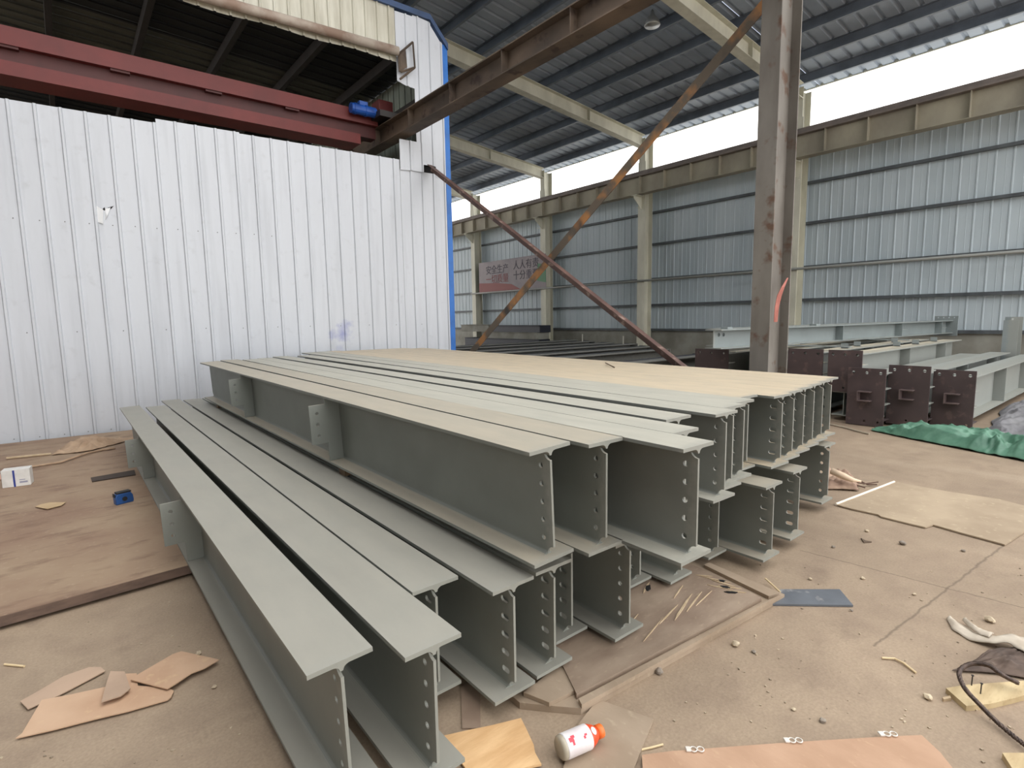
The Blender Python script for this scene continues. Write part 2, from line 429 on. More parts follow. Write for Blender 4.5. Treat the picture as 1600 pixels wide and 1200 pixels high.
# ---- main roof
def zr(x): return 7.62 + .1*(XW-x)
ROOF = M('roof_underside', (166,178,194), (148,160,176), .6, scale=.8)
mb = MB()
def roof_part(xa, xb, ya, yb):
    y = ya; vs = []
    while y < yb:
        for dy, dz in ((0,0),(.03,.05),(.08,.05),(.11,0)): vs.append((y+dy, dz))
        y += .34
    a = [mb.bm.verts.new((xa,yy,zr(xa)+dz)) for yy,dz in vs]; b = [mb.bm.verts.new((xb,yy,zr(xb)+dz)) for yy,dz in vs]
    for i in range(len(vs)-1): mb.bm.faces.new((a[i],a[i+1],b[i+1],b[i]))
roof_part(-7.2, 16.4, 6.8, 32); roof_part(6.2, 16.4, ROOF_Y, 6.8); roof_part(-7.2, -2.6, -16, 6.8)  # unseen opening over the stack added to brighten the beam tops
struct(mb.build('ceiling', ROOF))
PURL = M('purlin_blue_grey', (118,128,142), (98,107,120), .55, scale=2)
struct(MB().box((16.38,ROOF_Y,zr(16.4)-.02),(16.42,32,zr(16.4)+.07)).build('trim_2', CREAMST))
for i in range(12):
    x = 15.52 - i*1.12
    mb = MB(); z = zr(x)
    mb.box((x-.035,.9,z-.23),(x+.035,31.8,z-.222)).box((x+.028,.9,z-.222),(x+.035,31.8,z-.01)).box((x-.035,.9,z-.008),(x+.10,31.8,z-.0)).box((x-.035,.9,z-.222),(x-.029,31.8,z-.19))
    tag(mb.build('roof_purlin', PURL), '%s dark purlin under the big roof, counted from the bright opening' % ORD[i], 'roof purlin', 'purlins under the big roof')
for i, yc in enumerate(COLY[1:]):
    t = thing('roof_rafter', 'cream roof rafter rising left from the grey wall, %s' % ('nearest, behind the big grey column','second from the camera','third from the camera','farthest, just right of the blue edge')[i], 'rafter', (XW,yc,7.62), group='cream rafters')
    L = 13.0
    def sheared(mb, x0, x1, y0, y1, z0, z1):
        # box following the roof slope, z measured below the purlins
        return mb.box((0,0,0),(1,1,1), Matrix(((x1-x0,0,0,x0),(0,y1-y0,0,y0),(-.1*(x1-x0),0,z1-z0,z0-.1*x0),(0,0,0,1))))
    sheared(MB(), -L, -.545, -.12, .12, -.255, -.24).build('top_flange', CREAMST, t)
    sheared(MB(), -L, -.545, -.005, .005, -.61, -.255).build('web', CREAMST, t)
    sheared(MB(), -L, -.545, -.12, .12, -.625, -.61).build('bottom_flange', CREAMST, t)
    for xs in (-3.2,-6.4,-9.6): sheared(MB(), xs, xs+.012, -.11, -.005, -.61, -.255).build('stiffener', CREAMST, t)
# high lamp under the roof
t = thing('high_bay_lamp', 'round grey lamp hanging under the dark roof at the top of the picture', 'lamp', (10.35,7.78,7.66))
MB().lathe([(.16,.0),(.17,.02),(.14,.10),(.05,.22),(.04,.3)], 24).build('lamp_shade', M('lamp_grey', (170,172,172), None, .35, .6), t, True)
MB().tube([(0,0,.29),(0,0,.33)], .012, 8).build('stem', DKST, t)

# ================================================================== big column, crane rail, braces
CONC = M('weathered_grey_steel', (122,118,112), (100,95,89), .7, scale=3.5, stretch=(1,1,.35), c3=(92,70,56), s3=5., bmp=.15)
t = thing('steel_column', 'big weathered grey H column standing behind the stack, carrying the crossed braces', 'column', (5.37,2.588,0))
MB().box((-.20,-.093,0),(-.184,.093,8.4)).build('flange', CONC, t, bevel=.003)
MB().box((-.184,-.006,0),(.184,.006,8.4)).build('web', CONC, t)
MB().box((.184,-.093,0),(.20,.093,8.4)).build('flange', CONC, t, bevel=.003)
MB().box((-.30,-.2,0),(.30,.2,.02)).build('base_plate', DKST, t)
mb = MB().prism([(-.75,4.62),(-.75,4.56),(-.2,4.40),(-.2,4.62)], 'y', -.008, .008).box((-.8,-.09,4.62),(-.2,.09,4.642)).build('corbel', CONC, t)
# torn red tape on it
mb = MB()
pts = [(1212,503,.0),(1214,480,.012),(1218,462,.02),(1224,448,.03),(1231,434,.012)]
d0 = None; strip_v = []
for i, (px,py,o_) in enumerate(pts):
    d = CM.transposed() @ Vector(((px-800)/FPX,(py-600)/FPX,1.0)); q = Vector((0,0,EYE)) + d*((2.50-o_)/d[1])
    w = (.035,.04,.045,.03,.012)[i]
    strip_v.append((q, w))
lo = []; 
for q, w in strip_v:
    lo.append([mb.bm.verts.new(q + Vector((-w,0,0))), mb.bm.verts.new(q + Vector((w,0,0))), mb.bm.verts.new(q + Vector((w,.003,0))), mb.bm.verts.new(q + Vector((-w,.003,0)))])
for a, b in zip(lo, lo[1:]):
    for k in range(4): mb.bm.faces.new((a[k],a[(k+1)%4],b[(k+1)%4],b[k]))
tp = mb.build('warning_tape', M('faded_red_tape', (176,108,96), (150,84,72), .6, scale=8))
tag(tp, 'torn strip of faded red tape hanging on the big grey column', 'tape')

RUST = M('rusty_steel', (104,88,74), (70,60,52), .75, scale=2.2, stretch=(1,.5,1), c3=(56,42,38), s3=4.)
t = thing('crane_runway', 'dark rusty crane runway girder slanting from the booth opening to the top of the picture', 'crane girder', (4.82,4,4.645))
MB().box((-.12,-7,0),(.12,12.5,.016)).build('flange', RUST, t)
MB().box((-.006,-7,.016),(.006,12.5,.30)).build('web', RUST, t)
MB().box((-.12,-7,.30),(.12,12.5,.316)).build('flange', RUST, t)
MB().box((-.022,-7,.316),(.022,12.5,.38)).box((-.045,-7,.316),(.045,12.5,.328)).build('rail', M('dark_rail', (60,52,50), (46,40,40), .5, .3), t)
for k in range(14):
    y = -5.6 + k*1.25
    MB().box((-.115,y,.016),(-.006,y+.012,.30)).build('stiffener', RUST, t)

BRS = M('brown_angle', (104,78,70), (84,62,58), .55, scale=3, c3=(150,128,118), s3=7.)
def bar(name, a, b, prof, m, label, cat, parent=None):
    """prismatic bar with a 2-D section between two points"""
    a, b = Vector(a), Vector(b); d = (b-a).normalized(); u = Vector((1,0,0)); w = d.cross(u).normalized()
    mb = MB(); v0 = [mb.bm.verts.new(a + u*p[0] + w*p[1]) for p in prof]; v1 = [mb.bm.verts.new(b + u*p[0] + w*p[1]) for p in prof]
    n = len(prof); mb.bm.faces.new(v0); mb.bm.faces.new(v1[::-1])
    for i in range(n): mb.bm.faces.new((v0[i],v1[i],v1[(i+1)%n],v0[(i+1)%n]))
    return tag(mb.build(name, m), label, cat)
Lp = [(0,-.05),(.008,-.05),(.008,.042),(-.09,.042),(-.09,.05),(0,.05)]
bar('cross_brace', (5.27,8.66,4.15), (5.27,2.72,.44), Lp, BRS, 'brown angle brace slanting down right from the booth wall to the foot of the column', 'brace')
def rust2():
    m, nt, b, oc, pos, nor = base_mat('patchy_rust')
    n = noise_(nt, pos, 2.6, 4); n2 = noise_(nt, pos, 1.7, 3)
    col = mixc(nt, ramp(nt, n, .47, .60), lin((92,82,70)), lin((160,112,66)))
    col = mixc(nt, ramp(nt, n2, .56, .66), col, lin((58,54,52)))
    nt.links.new(col, b.inputs['Base Color']); b.inputs['Roughness'].default_value = .7
    return m
RU2 = rust2()
Lq = [(0,-.055),(.01,-.055),(.01,.045),(.09,.045),(.09,.055),(0,.055)]
bar('cross_brace', (5.40,8.6,.33), (5.40,2.70,4.46), Lq, RU2, 'orange rusty brace rising right behind the brown one to the column top', 'brace')

# ================================================================== overhead crane in the booth
RED = M('crane_red', (112,42,39), (96,36,34), .55, scale=2.)
REDD = M('crane_red_shaded', (84,38,36), (70,34,33), .6, scale=2.)  # darker copy of the crane red: shade on the recessed web as colour
t = thing('overhead_crane', 'red double flanged overhead crane bridge inside the dark booth', 'crane', (4.7,9.5,5.03))
MB().box((-7.5,.0,-.07),(.0,.42,.15)).build('upper_chord', RED, t)
MB().box((-7.5,.10,-.27),(.0,.32,-.07)).build('web', REDD, t)
MB().box((-7.5,-.02,-.44),(-.35,.44,-.27)).build('bottom_chord', RED, t)
for k in range(4): MB().box((-1.6-k*1.15,.02,-.10),(-1.38-k*1.15,.10,-.07)).build('lug', REDD, t)
MB().box((-.12,-.35,.0),(.42,.8,.10)).box((.02,-.3,.06),(.28,.75,.10)).build('end_carriage', DKST, t)
MB().box((.05,.02,.10),(.33,.32,.42)).build('end_box', RED, t, bevel=.01)
MB().tube([(-.55,-.12,.10),(-.1,-.12,.10)], .085, 16).tube([(-.5,-.12,.10),(-.46,-.12,.10)], .095, 16).tube([(-.3,-.12,.10),(-.26,-.12,.10)], .095, 16).box((-.4,-.16,.17),(-.25,-.06,.24)).build('motor', M('motor_blue', (30,84,170), (24,66,140), .4), t)
# rusty pipe and bracket over the header
o = MB().tube([onwall(ws(-5),6.15,.10), onwall(ws(1.5),5.90+.02,.10), onwall(ws(4.72),5.93,.10)], .07, 10).build('rusty_pipe', M('pale_rusty_pipe', (176,164,152), (140,118,104), .7, scale=2.5, lo=.4, hi=.6), smooth=True)
tag(o, 'pale rusty pipe running across the cream sheets above the booth opening', 'pipe')
mb = MB()
for a, b in (((4.74,5.9),(5.0,6.15)),((5.0,6.15),(5.02,5.75)),((4.74,5.5),(5.02,5.75)),((4.74,5.9),(4.74,5.62)),((4.76,5.62),(5.02,5.75))):
    mb.tube([onwall(ws(a[0]),a[1],.09), onwall(ws(b[0]),b[1],.09)], .018, 4)
va = [mb.bm.verts.new(onwall(ws(x),z,.09)) for x,z in ((4.72,5.88),(4.86,6.0),(4.88,5.72),(4.74,5.62))]; vb = [mb.bm.verts.new(v.co - WN*.01) for v in va]
mb.bm.faces.new(va); mb.bm.faces.new(vb[::-1])
for i in range(4): mb.bm.faces.new((va[i],vb[i],vb[(i+1)%4],va[(i+1)%4]))
tag(mb.build('pipe_bracket', RUST), 'bent rusty angle bracket at the right end of the pale pipe', 'bracket')

# ================================================================== steel I-beams of the main stack
PA = beam_mat('primer_clean', (136,139,132), (166,161,150), .65)
PB = beam_mat('primer_dusty', (126,130,124), (180,170,152), .8)
PC = beam_mat('primer_sandy', (124,129,125), (204,187,160), .93)
PD = beam_mat('primer_pale', (128,131,126), (184,181,168), .85)
D, TF, TW = .445, .014, .010
def web_loops(L, d0, d1, n, slot, r=.034, y0=.052):
    """web outline in (y,z) with quarter-round cut-outs at the four corners, and bolt holes at both ends"""
    def arc(cy, cz, a0, a1):
        return [(cy + r*math.cos(a0+(a1-a0)*k/6), cz + r*math.sin(a0+(a1-a0)*k/6)) for k in range(7)]
    P = math.pi
    out = arc(0,d0,0,P/2) + arc(0,d1,-P/2,0) + arc(L,d1,-P,-P/2) [0:] + arc(L,d0,P/2,P)
    # order: bottom-front, top-front, top-back, bottom-back
    out = arc(0,d0,0,P/2) + arc(0,d1,-P/2,0) + arc(L,d1,P,1.5*P) + arc(L,d0,P/2,P)
    loops = [out]
    mid = (d0+d1)/2
    for yy in (y0, L-y0):
        for k in range(n):
            loops.append(circ(yy, mid + (k-(n-1)/2)*.0715, .0115, 14, .011 if slot else 0.))
    return loops
def fillet(zf, sgn, R_=.022):
    """concave root fillets either side of the web, on the flange face at zf (sgn +1 above it, -1 below)"""
    t2 = TW/2
    a = [(t2+R_-R_*math.sin(q*math.pi/10), zf+sgn*(R_-R_*math.cos(q*math.pi/10))*.8) for q in range(6)]
    return a + [(-x, z) for x, z in a[::-1]]
def ibeam(label, x, y, z, L, mat, w=.197, d=D, back=0., roll=0., slots=False, fins=(), group=None, n=5):
    """x: left edge of the beam, y: near end, back: sideways shift of the far end"""
    t = thing('steel_beam', label, 'steel beam', (x+w/2, y, z + w/2*abs(math.sin(roll))), (0, roll, -math.asin(back/L)), group)
    h = w/2
    MB().box((-h,0,0),(h,L,TF)).prism(fillet(TF,1), 'y', .036, L-.036).build('bottom_flange', mat, t)
    MB().plate(web_loops(L, TF+.004, d-TF-.004, n, slots), 'x', -TW/2, TW/2).build('web', mat, t)
    MB().box((-h,0,d-TF),(h,L,d)).prism(fillet(d-TF,-1), 'y', 0, L).build('top_flange', mat, t)
    for fy in fins:
        # stiffener across the flanges with a drilled fin plate reaching out to the left
        out = [(-h+.004,TF+.002),(-h+.004,.14),(-h-.10,.14),(-h-.10,.395),(-h+.004,.395),(-h+.004,d-TF-.002),(-TW/2-.001,d-TF-.002),(-TW/2-.001,TF+.002)]
        loops = [out] + [circ(-h-.052, .195+k*.0725, .011, 12) for k in range(3)]
        MB().plate(loops, 'y', fy, fy+.01).build('fin_plate', mat, t)
    return t
zL = .075
low = [  # label, x, y, L, mat, opts
 ("grey I-beam, outermost left of the lower layer, with two fin plates", .450, 1.468, 6.45, PA, dict(roll=R(-1.6), fins=(2.18,4.45), back=-.01)),
 ("grey I-beam, second from left in the lower layer, its near end sticking out", .686, 1.362, 6.38, PA, dict(back=-.015)),
 ("grey I-beam, third from left in the lower layer, near end set back", .892, 1.69, 6.55, PA, dict(back=-.005, slots=True)),
 ("grey I-beam, fourth from left in the lower layer, left of the upper layer", 1.112, 1.50, 6.6, PA, dict(slots=True)),
 ("grey I-beam, fifth from left in the lower layer, under the first upper beam", 1.330, 1.512, 6.6, PA, dict(slots=True)),
 ("grey I-beam, sixth from left in the lower layer, near end deepest in shade", 1.548, 1.63, 6.5, PA, dict(slots=True)),
 ("grey I-beam, seventh from left in lower layer, standing forward on the splintered plywood", 1.757, 1.475, 6.6, PA, {}),
 ("grey I-beam, eighth from left in lower layer, set back behind the forward one", 2.172, 1.738, 6.4, PA, {}),
 ("grey I-beam, ninth from left in lower layer, under the foremost upper beam", 2.384, 1.625, 6.4, PA, {}),
 ("low grey I-beam half hidden right behind the foremost upper beam", 2.800, 1.655, 6.4, PB, {}),
 ("low grey I-beam with dusty top and slotted holes, right of the foremost upper beam", 3.004, 1.432, 6.6, PB, dict(slots=True)),
 ("low grey I-beam with slotted holes, third from the right end of the stack", 3.425, 1.468, 6.6, PB, dict(slots=True)),
 ("low grey I-beam set back in shade, second from the stack's right end", 3.640, 1.70, 6.4, PB, {}),
 ("last low grey I-beam at the stack's right end, with bright round holes", 4.275, 1.618, 6.4, PB, {}),
]
for lb, x, y, L, m, kw in low: ibeam(lb, x, y, zL, L, m, group='beams of the lower layer', **kw)
zU = .575
upp = [
 ("grey I-beam, first at the left of the upper layer, leaning, with two fin plates", 1.272, 1.452, 6.15, PB, dict(w=.205, roll=R(-2.4), fins=(2.02,4.2))),
 ("dusty I-beam, second from left in the upper layer", 1.497, 1.39, 6.45, PB, dict(back=.03, w=.203)),
 ("pale I-beam, third from left in the upper layer, its near end sticking out farthest", 1.690, 1.108, 6.6, PD, dict(back=.07)),
 ("pale I-beam, fourth from left in the upper layer, just short of the foremost", 1.893, 1.29, 6.5, PD, dict(back=.07, w=.18)),
 ("pale I-beam, fifth from left in the upper layer, near end set back", 2.120, 1.485, 6.5, PD, dict(back=.09)),
 ("pale I-beam, sixth from left in the upper layer, broad end over round holes", 2.400, 1.40, 6.5, PD, dict(back=.12)),
 ("pale I-beam, seventh from left in the upper layer, tucked behind the broad end", 2.602, 1.475, 7.1, PD, dict(back=.20)),
 ("pale narrow-looking I-beam, eighth from left in the upper layer", 2.800, 1.52, 7.1, PD, dict(back=.215)),
 ("sandy I-beam, ninth from left in the upper layer, last before the flush group", 2.998, 1.60, 7.05, PC, dict(back=.22)),
]
for lb, x, y, L, m, kw in upp: ibeam(lb, x, y, zU, L, m, group='beams of the upper layer', **kw)
for i in range(6):
    x = 3.205 + i*.2175; y = 1.50 + .028*i
    ibeam('sandy I-beam of the flush upper group, %s from the left' % ORD[i] if i < 5 else 'sandy I-beam at the very right end of the upper layer', x, y, zU, 7.08 - .045*i - (.25 if i == 5 else 0), PC, w=.2155, d=.44, back=.22, slots=(i == 0), group='beams of the upper layer')
TIMB = M('packing_timber', (120,98,72), (92,74,56), .8, scale=6)
for i, y in enumerate((3.3,7.0)):
    o = MB().box((1.30,y,.52),(4.45,y+.09,.575)).build('timber_packer', TIMB)
    tag(o, 'timber packer lying between the two beam layers, %s' % ('the nearer one','the farther one')[i], 'timber', 'packers between the layers')

# ================================================================== brown plate and floor sheets
def poly_slab(name, pts, z0, z1, m, label, cat, bevel=0.):
    c = sum((Vector((p[0],p[1],0)) for p in pts), Vector())/len(pts)
    o = MB().prism([(p[0]-c.x,p[1]-c.y) for p in pts], 'z', 0, z1-z0).build(name, m, bevel=bevel)
    o.location = (c.x,c.y,z0)
    return tag(o, label, cat)
def brown_plate():
    m, nt, b, oc, pos, nor = base_mat('brown_steel_plate')
    n1 = noise_(nt, pos, 1.6, 6); n2 = noise_(nt, pos, 4., 5, (1,2.2,1)); n3 = noise_(nt, pos, 30., 3)
    col = mixc(nt, ramp(nt, n1, .35, .65), lin((142,116,96)), lin((160,138,114)))
    col = mixc(nt, ramp(nt, n2, .52, .7, 0, .6), col, lin((110,84,68)))
    col = mixc(nt, ramp(nt, n3, .62, .72, 0, .3), col, lin((186,166,142)))
    nt.links.new(col, b.inputs['Base Color']); b.inputs['Roughness'].default_value = .7
    bump(nt, b, n2, .3, .02)
    return m
BPL = brown_plate()
poly_slab('steel_floor_plate', [(-7,3.56),(-.38,3.60),(.46,3.636),(4.45,3.7),(4.45,8.72),(-7,9.4)], 0.018, .075, BPL, 'thick brown rusty steel plate on the floor at the left, under the beams', 'steel plate', .004)
slab = bpy.data.objects['steel_floor_plate']; sinv = Matrix.Translation(-Vector(slab.location))
mb = MB().prism([(-7,3.556),(-.38,3.596),(.46,3.632),(4.45,3.696),(4.45,3.70),(.46,3.637),(-.38,3.601),(-7,3.561)], 'z', .020, .072)
mb.build('cut_edge', M('rusty_edge', (112,92,80), (86,70,62), .8, scale=7, stretch=(1,1,3)), slab).matrix_parent_inverse = sinv
for yb in (3.9,6.3,8.4): MB().box((-6.9,yb,0),(4.3,yb+.12,.018)).build('bearer', DARK, slab).matrix_parent_inverse = sinv
def ply_mat(name, c, c2, sc=2.5, st=(1,1,1), cs=None):
    m, nt, b, oc, pos, nor = base_mat(name)
    n1 = noise_(nt, pos, sc, 5, st); n2 = noise_(nt, pos, 22., 4, st)
    col = mixc(nt, ramp(nt, n1, .35, .65), lin(c), lin(c2))
    if cs: col = mixc(nt, ramp(nt, n2, .60, .72, 0, .35), col, lin(cs))
    nt.links.new(col, b.inputs['Base Color']); b.inputs['Roughness'].default_value = .75
    bump(nt, b, n2, .2, .008)
    return m
PLYW = ply_mat('worn_plywood', (160,142,124), (134,115,99), 3., (1,2.2,1), (186,166,140))
PLYS = ply_mat('dusty_board', (168,150,130), (150,132,112), 2.5, (1.5,1,1), (196,180,154))
def P2(lst, z=0): return [(gp(x,y,z).x, gp(x,y,z).y) for x, y in lst]
sh = [gp(1090,886,.05), gp(1190,934,.05), gp(901,1085,.05), gp(880,1042,.05)]
deck = [(sh[0].x,sh[0].y),(sh[1].x,sh[1].y),(sh[2].x,sh[2].y),(sh[3].x,sh[3].y),(1.50,3.1),(2.75,3.1)]
low_deck = P2([(1102,878),(1226,928),(908,1106),(860,1102),(812,1097)], .03)
poly_slab('plywood_sheet', low_deck+[(1.25,3.2),(2.9,3.2)], 0, .028, PLYS, 'lower dusty plywood sheet showing as a rim round the splintered one', 'plywood sheet')
o = poly_slab('plywood_sheet', deck, .029, .052, PLYW, 'splintered worn plywood sheet under the near ends of the lower beams', 'plywood sheet')
# its torn veneer
SPL = M('splinter_wood', (200,180,150), (182,160,130), .7, scale=20)
def shard(px, py, ang, L, w, z, h=.004, name='torn_veneer', m=None):
    c = gp(px,py,z); ca, sa = math.cos(ang), math.sin(ang)
    pts = [(-L/2,-w*.2),(-L*.1,-w/2),(L/2,-w*.05),(L*.2,w/2),(-L*.3,w*.4)]
    pts = [(c.x + a*ca - b*sa, c.y + a*sa + b*ca) for a, b in pts]
    q = MB().prism(pts, 'z', z, z+h).build(name, m or SPL, o); q.matrix_parent_inverse = Matrix.Translation(-Vector(o.location))
for px, py, a, L, w in ((1118,906,1.9,.16,.010),(1130,912,1.75,.13,.012),(1140,918,2.1,.12,.010),(1150,925,2.2,.10,.010),(1125,918,2.0,.13,.008),(1068,948,.30,.30,.012),(1085,940,.25,.24,.007),(1045,960,.2,.22,.007),(1010,918,.4,.14,.010),(1030,900,.3,.10,.008),(1100,900,2.2,.09,.008),(1060,925,.3,.16,.006),(985,975,.3,.20,.006),(1100,935,.15,.2,.005),(1020,985,.25,.22,.005)):
    shard(px, py, a, L, w, .052)
for px, py, a, L, w in ((1133,918,1.9,.05,.03),(1142,926,2.3,.07,.02),(1013,919,.4,.07,.03),(1128,908,1.9,.04,.02)): shard(px, py, a, L, w, .052, .0045, 'hole', DARK)
poly_slab('plywood_offcut', P2([(879,1036),(916,1070),(858,1098),(818,1082)], .045), .029, .046, PLYS, 'small worn plywood offcut at the near corner of the splintered sheet', 'plywood sheet')
a_, b_ = gp(1198,934,.02), gp(905,1094,.02)
poly_slab('timber_batten', P2([(1203,937),(1220,930),(909,1102),(904,1092)], .045), .029, .047, PLYS, 'long dusty batten along the near edge of the splintered plywood', 'batten')
poly_slab('timber_batten', P2([(1100,883),(1108,879),(1218,927),(1201,932)], .045), .029, .047, PLYS, 'dusty batten along the right edge of the splintered plywood', 'batten')
poly_slab('steel_strip', P2([(720,1075),(750,1060),(751,1140),(722,1140)], 0), 0, .006, M('strip_brown', (156,136,118), (136,116,100), .7), 'flat brown strip on the floor between the two left beam ends', 'flat strip')
poly_slab('plywood_board', P2([(692,1152),(722,1145),(770,1135),(814,1124),(822,1140),(834,1166),(836,1178),(846,1196),(800,1206),(735,1214)], .01), .008, .016, ply_mat('fresh_plywood', (228,190,142), (208,166,118), 4., (1,5,1)), 'pale orange plywood scrap lying on the floor beside the second beam end', 'plywood scrap')
poly_slab('hardboard_piece', P2([(934,1093),(1021,1124),(985,1215),(895,1215),(880,1200),(905,1130)], .01), .004, .012, PLYS, 'square grey-brown board on the floor under the drink bottle', 'board')
TANB = ply_mat('tan_board', (192,158,132), (176,142,116), 2.5, (2,1,1), (204,174,142))
poly_slab('cardboard_sheet', P2([(1003,1181),(1050,1175),(1225,1162),(1390,1152),(1440,1150),(1470,1178),(1472,1181),(1500,1216),(1005,1222)], .01), .006, .014, TANB, 'long tan board along the bottom edge, with three white clips on it', 'board')
poly_slab('slate_plate', P2([(1203,944),(1219,921),(1312,921),(1333,946)], .01), .002, .012, M('slate_blue', (90,95,102), (106,111,118), .5, scale=5, c3=(150,150,150), s3=9.), 'blue-grey flat plate lying alone on the floor right of the splintered plywood', 'plate')
edge = [(1305,788),(1330,795),(1372,804),(1376,807),(1420,818),(1446,824),(1458,820),(1500,832),(1570,851),(1598,833),(1640,800),(1560,780),(1480,768),(1398,753)]
o = poly_slab('plywood_sheet', P2(edge, .012), .004, .014, ply_mat('dusty_sheet', (176,158,134), (156,138,116), 2.2, (1,1,1), (206,190,160)), 'large dusty thin sheet on the floor at the right, with a white left edge', 'plywood sheet')
q1, q2 = gp(1306,788,.014), gp(1397,753,.014)
MB().tube([q1, q2], .011, 6).build('white_edge', M('white_edge', (236,226,210), None, .6), o).matrix_parent_inverse = Matrix.Translation(-Vector(o.location))

# three clips on the tan board
CLIP = M('clear_plastic', (226,220,212), None, .25)
for i, (px, py) in enumerate(((1078,1172),(1232,1158),(1380,1148))):
    c = gp(px,py,.016)
    t = thing('plastic_clip', 'small white plastic clip on the tan board, %s of the three' % ('leftmost','middle','rightmost')[i], 'clip', (c.x,c.y,.0145), (0,0,R(-40)), 'clips on the tan board')
    mb = MB()
    for k in (0,1):
        mb.tube([(.012+k*.024+.011*math.cos(q*math.pi/8), .011*math.sin(q*math.pi/8), .005) for q in range(17)], .0022, 6)
    mb.build('ring', CLIP, t, True)
    MB().box((-.014,-.008,.0),(.004,.012,.007)).build('tab', CLIP, t, bevel=.002)

# torn cardboard, lower left
CARD = ply_mat('torn_card', (202,170,142), (186,152,124), 3., (1,1,1), (216,188,148))
CARD2 = ply_mat('torn_card_grey', (186,160,138), (170,146,126), 3.)
def card(label, pts, z, m, lift=.0, name='cardboard_piece'):
    """slightly curled sheet with real thickness"""
    P = P2(pts); c = Vector((sum(p[0] for p in P)/len(P), sum(p[1] for p in P)/len(P), 0))
    mb = MB(); a = []; b = []
    for x, y in P:
        h = .006 + lift*(noise.noise(Vector((x*4,y*4,z*50)))*.5+.5)
        a.append(mb.bm.verts.new((x-c.x,y-c.y,h+.004))); b.append(mb.bm.verts.new((x-c.x,y-c.y,h)))
    ca = mb.bm.verts.new((0,0,.014+lift*.3)); cb = mb.bm.verts.new((0,0,.010+lift*.3)); n = len(P)
    for i in range(n):
        j = (i+1)%n
        mb.bm.faces.new((a[i],a[j],ca)); mb.bm.faces.new((b[j],b[i],cb)); mb.bm.faces.new((b[i],b[j],a[j],a[i]))
    o = mb.build(name, m); o.location = (c.x,c.y,z)
    return tag(o, label, 'cardboard')
card('torn tan cardboard strip on the floor at the lower left, its longest piece', [(25,1158),(35,1150),(66,1098),(110,1090),(168,1077),(170,1062),(176,1058),(214,1056),(216,1076),(262,1078),(272,1084),(268,1093),(262,1098),(200,1116),(150,1128),(80,1146)], .0, CARD, .006)
card('torn tan cardboard piece with a pointed right end, overlapping the longest piece', [(215,1062),(270,1030),(284,1025),(330,1035),(343,1038),(320,1052),(300,1060),(275,1077),(262,1085),(205,1070)], .010, CARD, .008)
card('narrow greyish torn cardboard strip behind the longest piece, lower left', [(32,1100),(44,1112),(90,1092),(165,1052),(158,1046),(140,1046),(100,1060),(60,1084)], .0, CARD2, .004)
card('small folded cardboard flap standing on the middle of the torn strip', [(160,1110),(168,1078),(174,1060),(196,1060),(205,1088),(190,1100)], .019, CARD2, .012)
card('thin pale paper slip lying on the brown plate', [(57,808),(66,804),(80,801),(105,801),(98,806),(76,812)], .075, M('pale_slip', (196,170,132), (180,154,118), .7), .004, 'paper_slip')

# things on the brown plate
c = gp(194,787,.075)
t = thing('tape_measure', 'small blue tape measure on the brown plate left of the beams', 'tape measure', (c.x,c.y+.03,.075), (0,0,R(15)))
MB().prism([(-.06,0),(.06,0),(.064,.02),(.06,.06),(.045,.085),(-.05,.085),(-.062,.06)], 'y', -.03, .03).build('body', M('tape_blue', (40,86,150), (32,70,124), .4), t, bevel=.006)
MB().box((-.05,-.028,.085),(.05,.028,.098)).box((-.06,-.02,.06),(-.066,.02,.09)).build('black_grip', M('black_rubber', (30,30,32), None, .6), t, bevel=.003)
MB().tube([(.0,-.0305,.04),(.0,-.034,.04)], .018, 14).build('hub', M('black_rubber', (30,30,32)), t)
c0, c1 = gp(143,748,.075), gp(218,736,.075)
poly_slab('flat_bar', P2([(142,747),(210,735),(212,742),(144,753)], .08), .0755, .0855, M('dark_bar', (70,56,46), (54,44,38), .7), 'dark flat steel bar on the brown plate, pointing at the first beam', 'flat bar')
c = gp(29,760,.075)
t = thing('paper_box', 'small white paper box with a blue stripe on the brown plate', 'box', (c.x,c.y+.06,.075), (0,0,R(-8)))
MB().box((-.10,-.06,0),(.095,.06,.155)).build('carton', M('white_carton', (228,226,222), (206,204,200), .6, scale=9), t, bevel=.004)
MB().box((-.022,-.0615,0),(-.008,-.0605,.15)).build('stripe', M('stripe_blue', (44,60,140), None, .5), t)
MB().box((.02,-.0615,.03),(.075,-.0605,.045)).box((.02,-.0615,.055),(.06,-.0605,.062)).build('print', M('print_grey', (150,150,170), None, .6), t)
card('pinkish paper sheet partly under the white paper box', [(-40,756),(18,754),(20,762),(-40,766)], .075, M('pink_paper', (204,160,140), (188,146,128), .7), .003, 'paper_sheet')
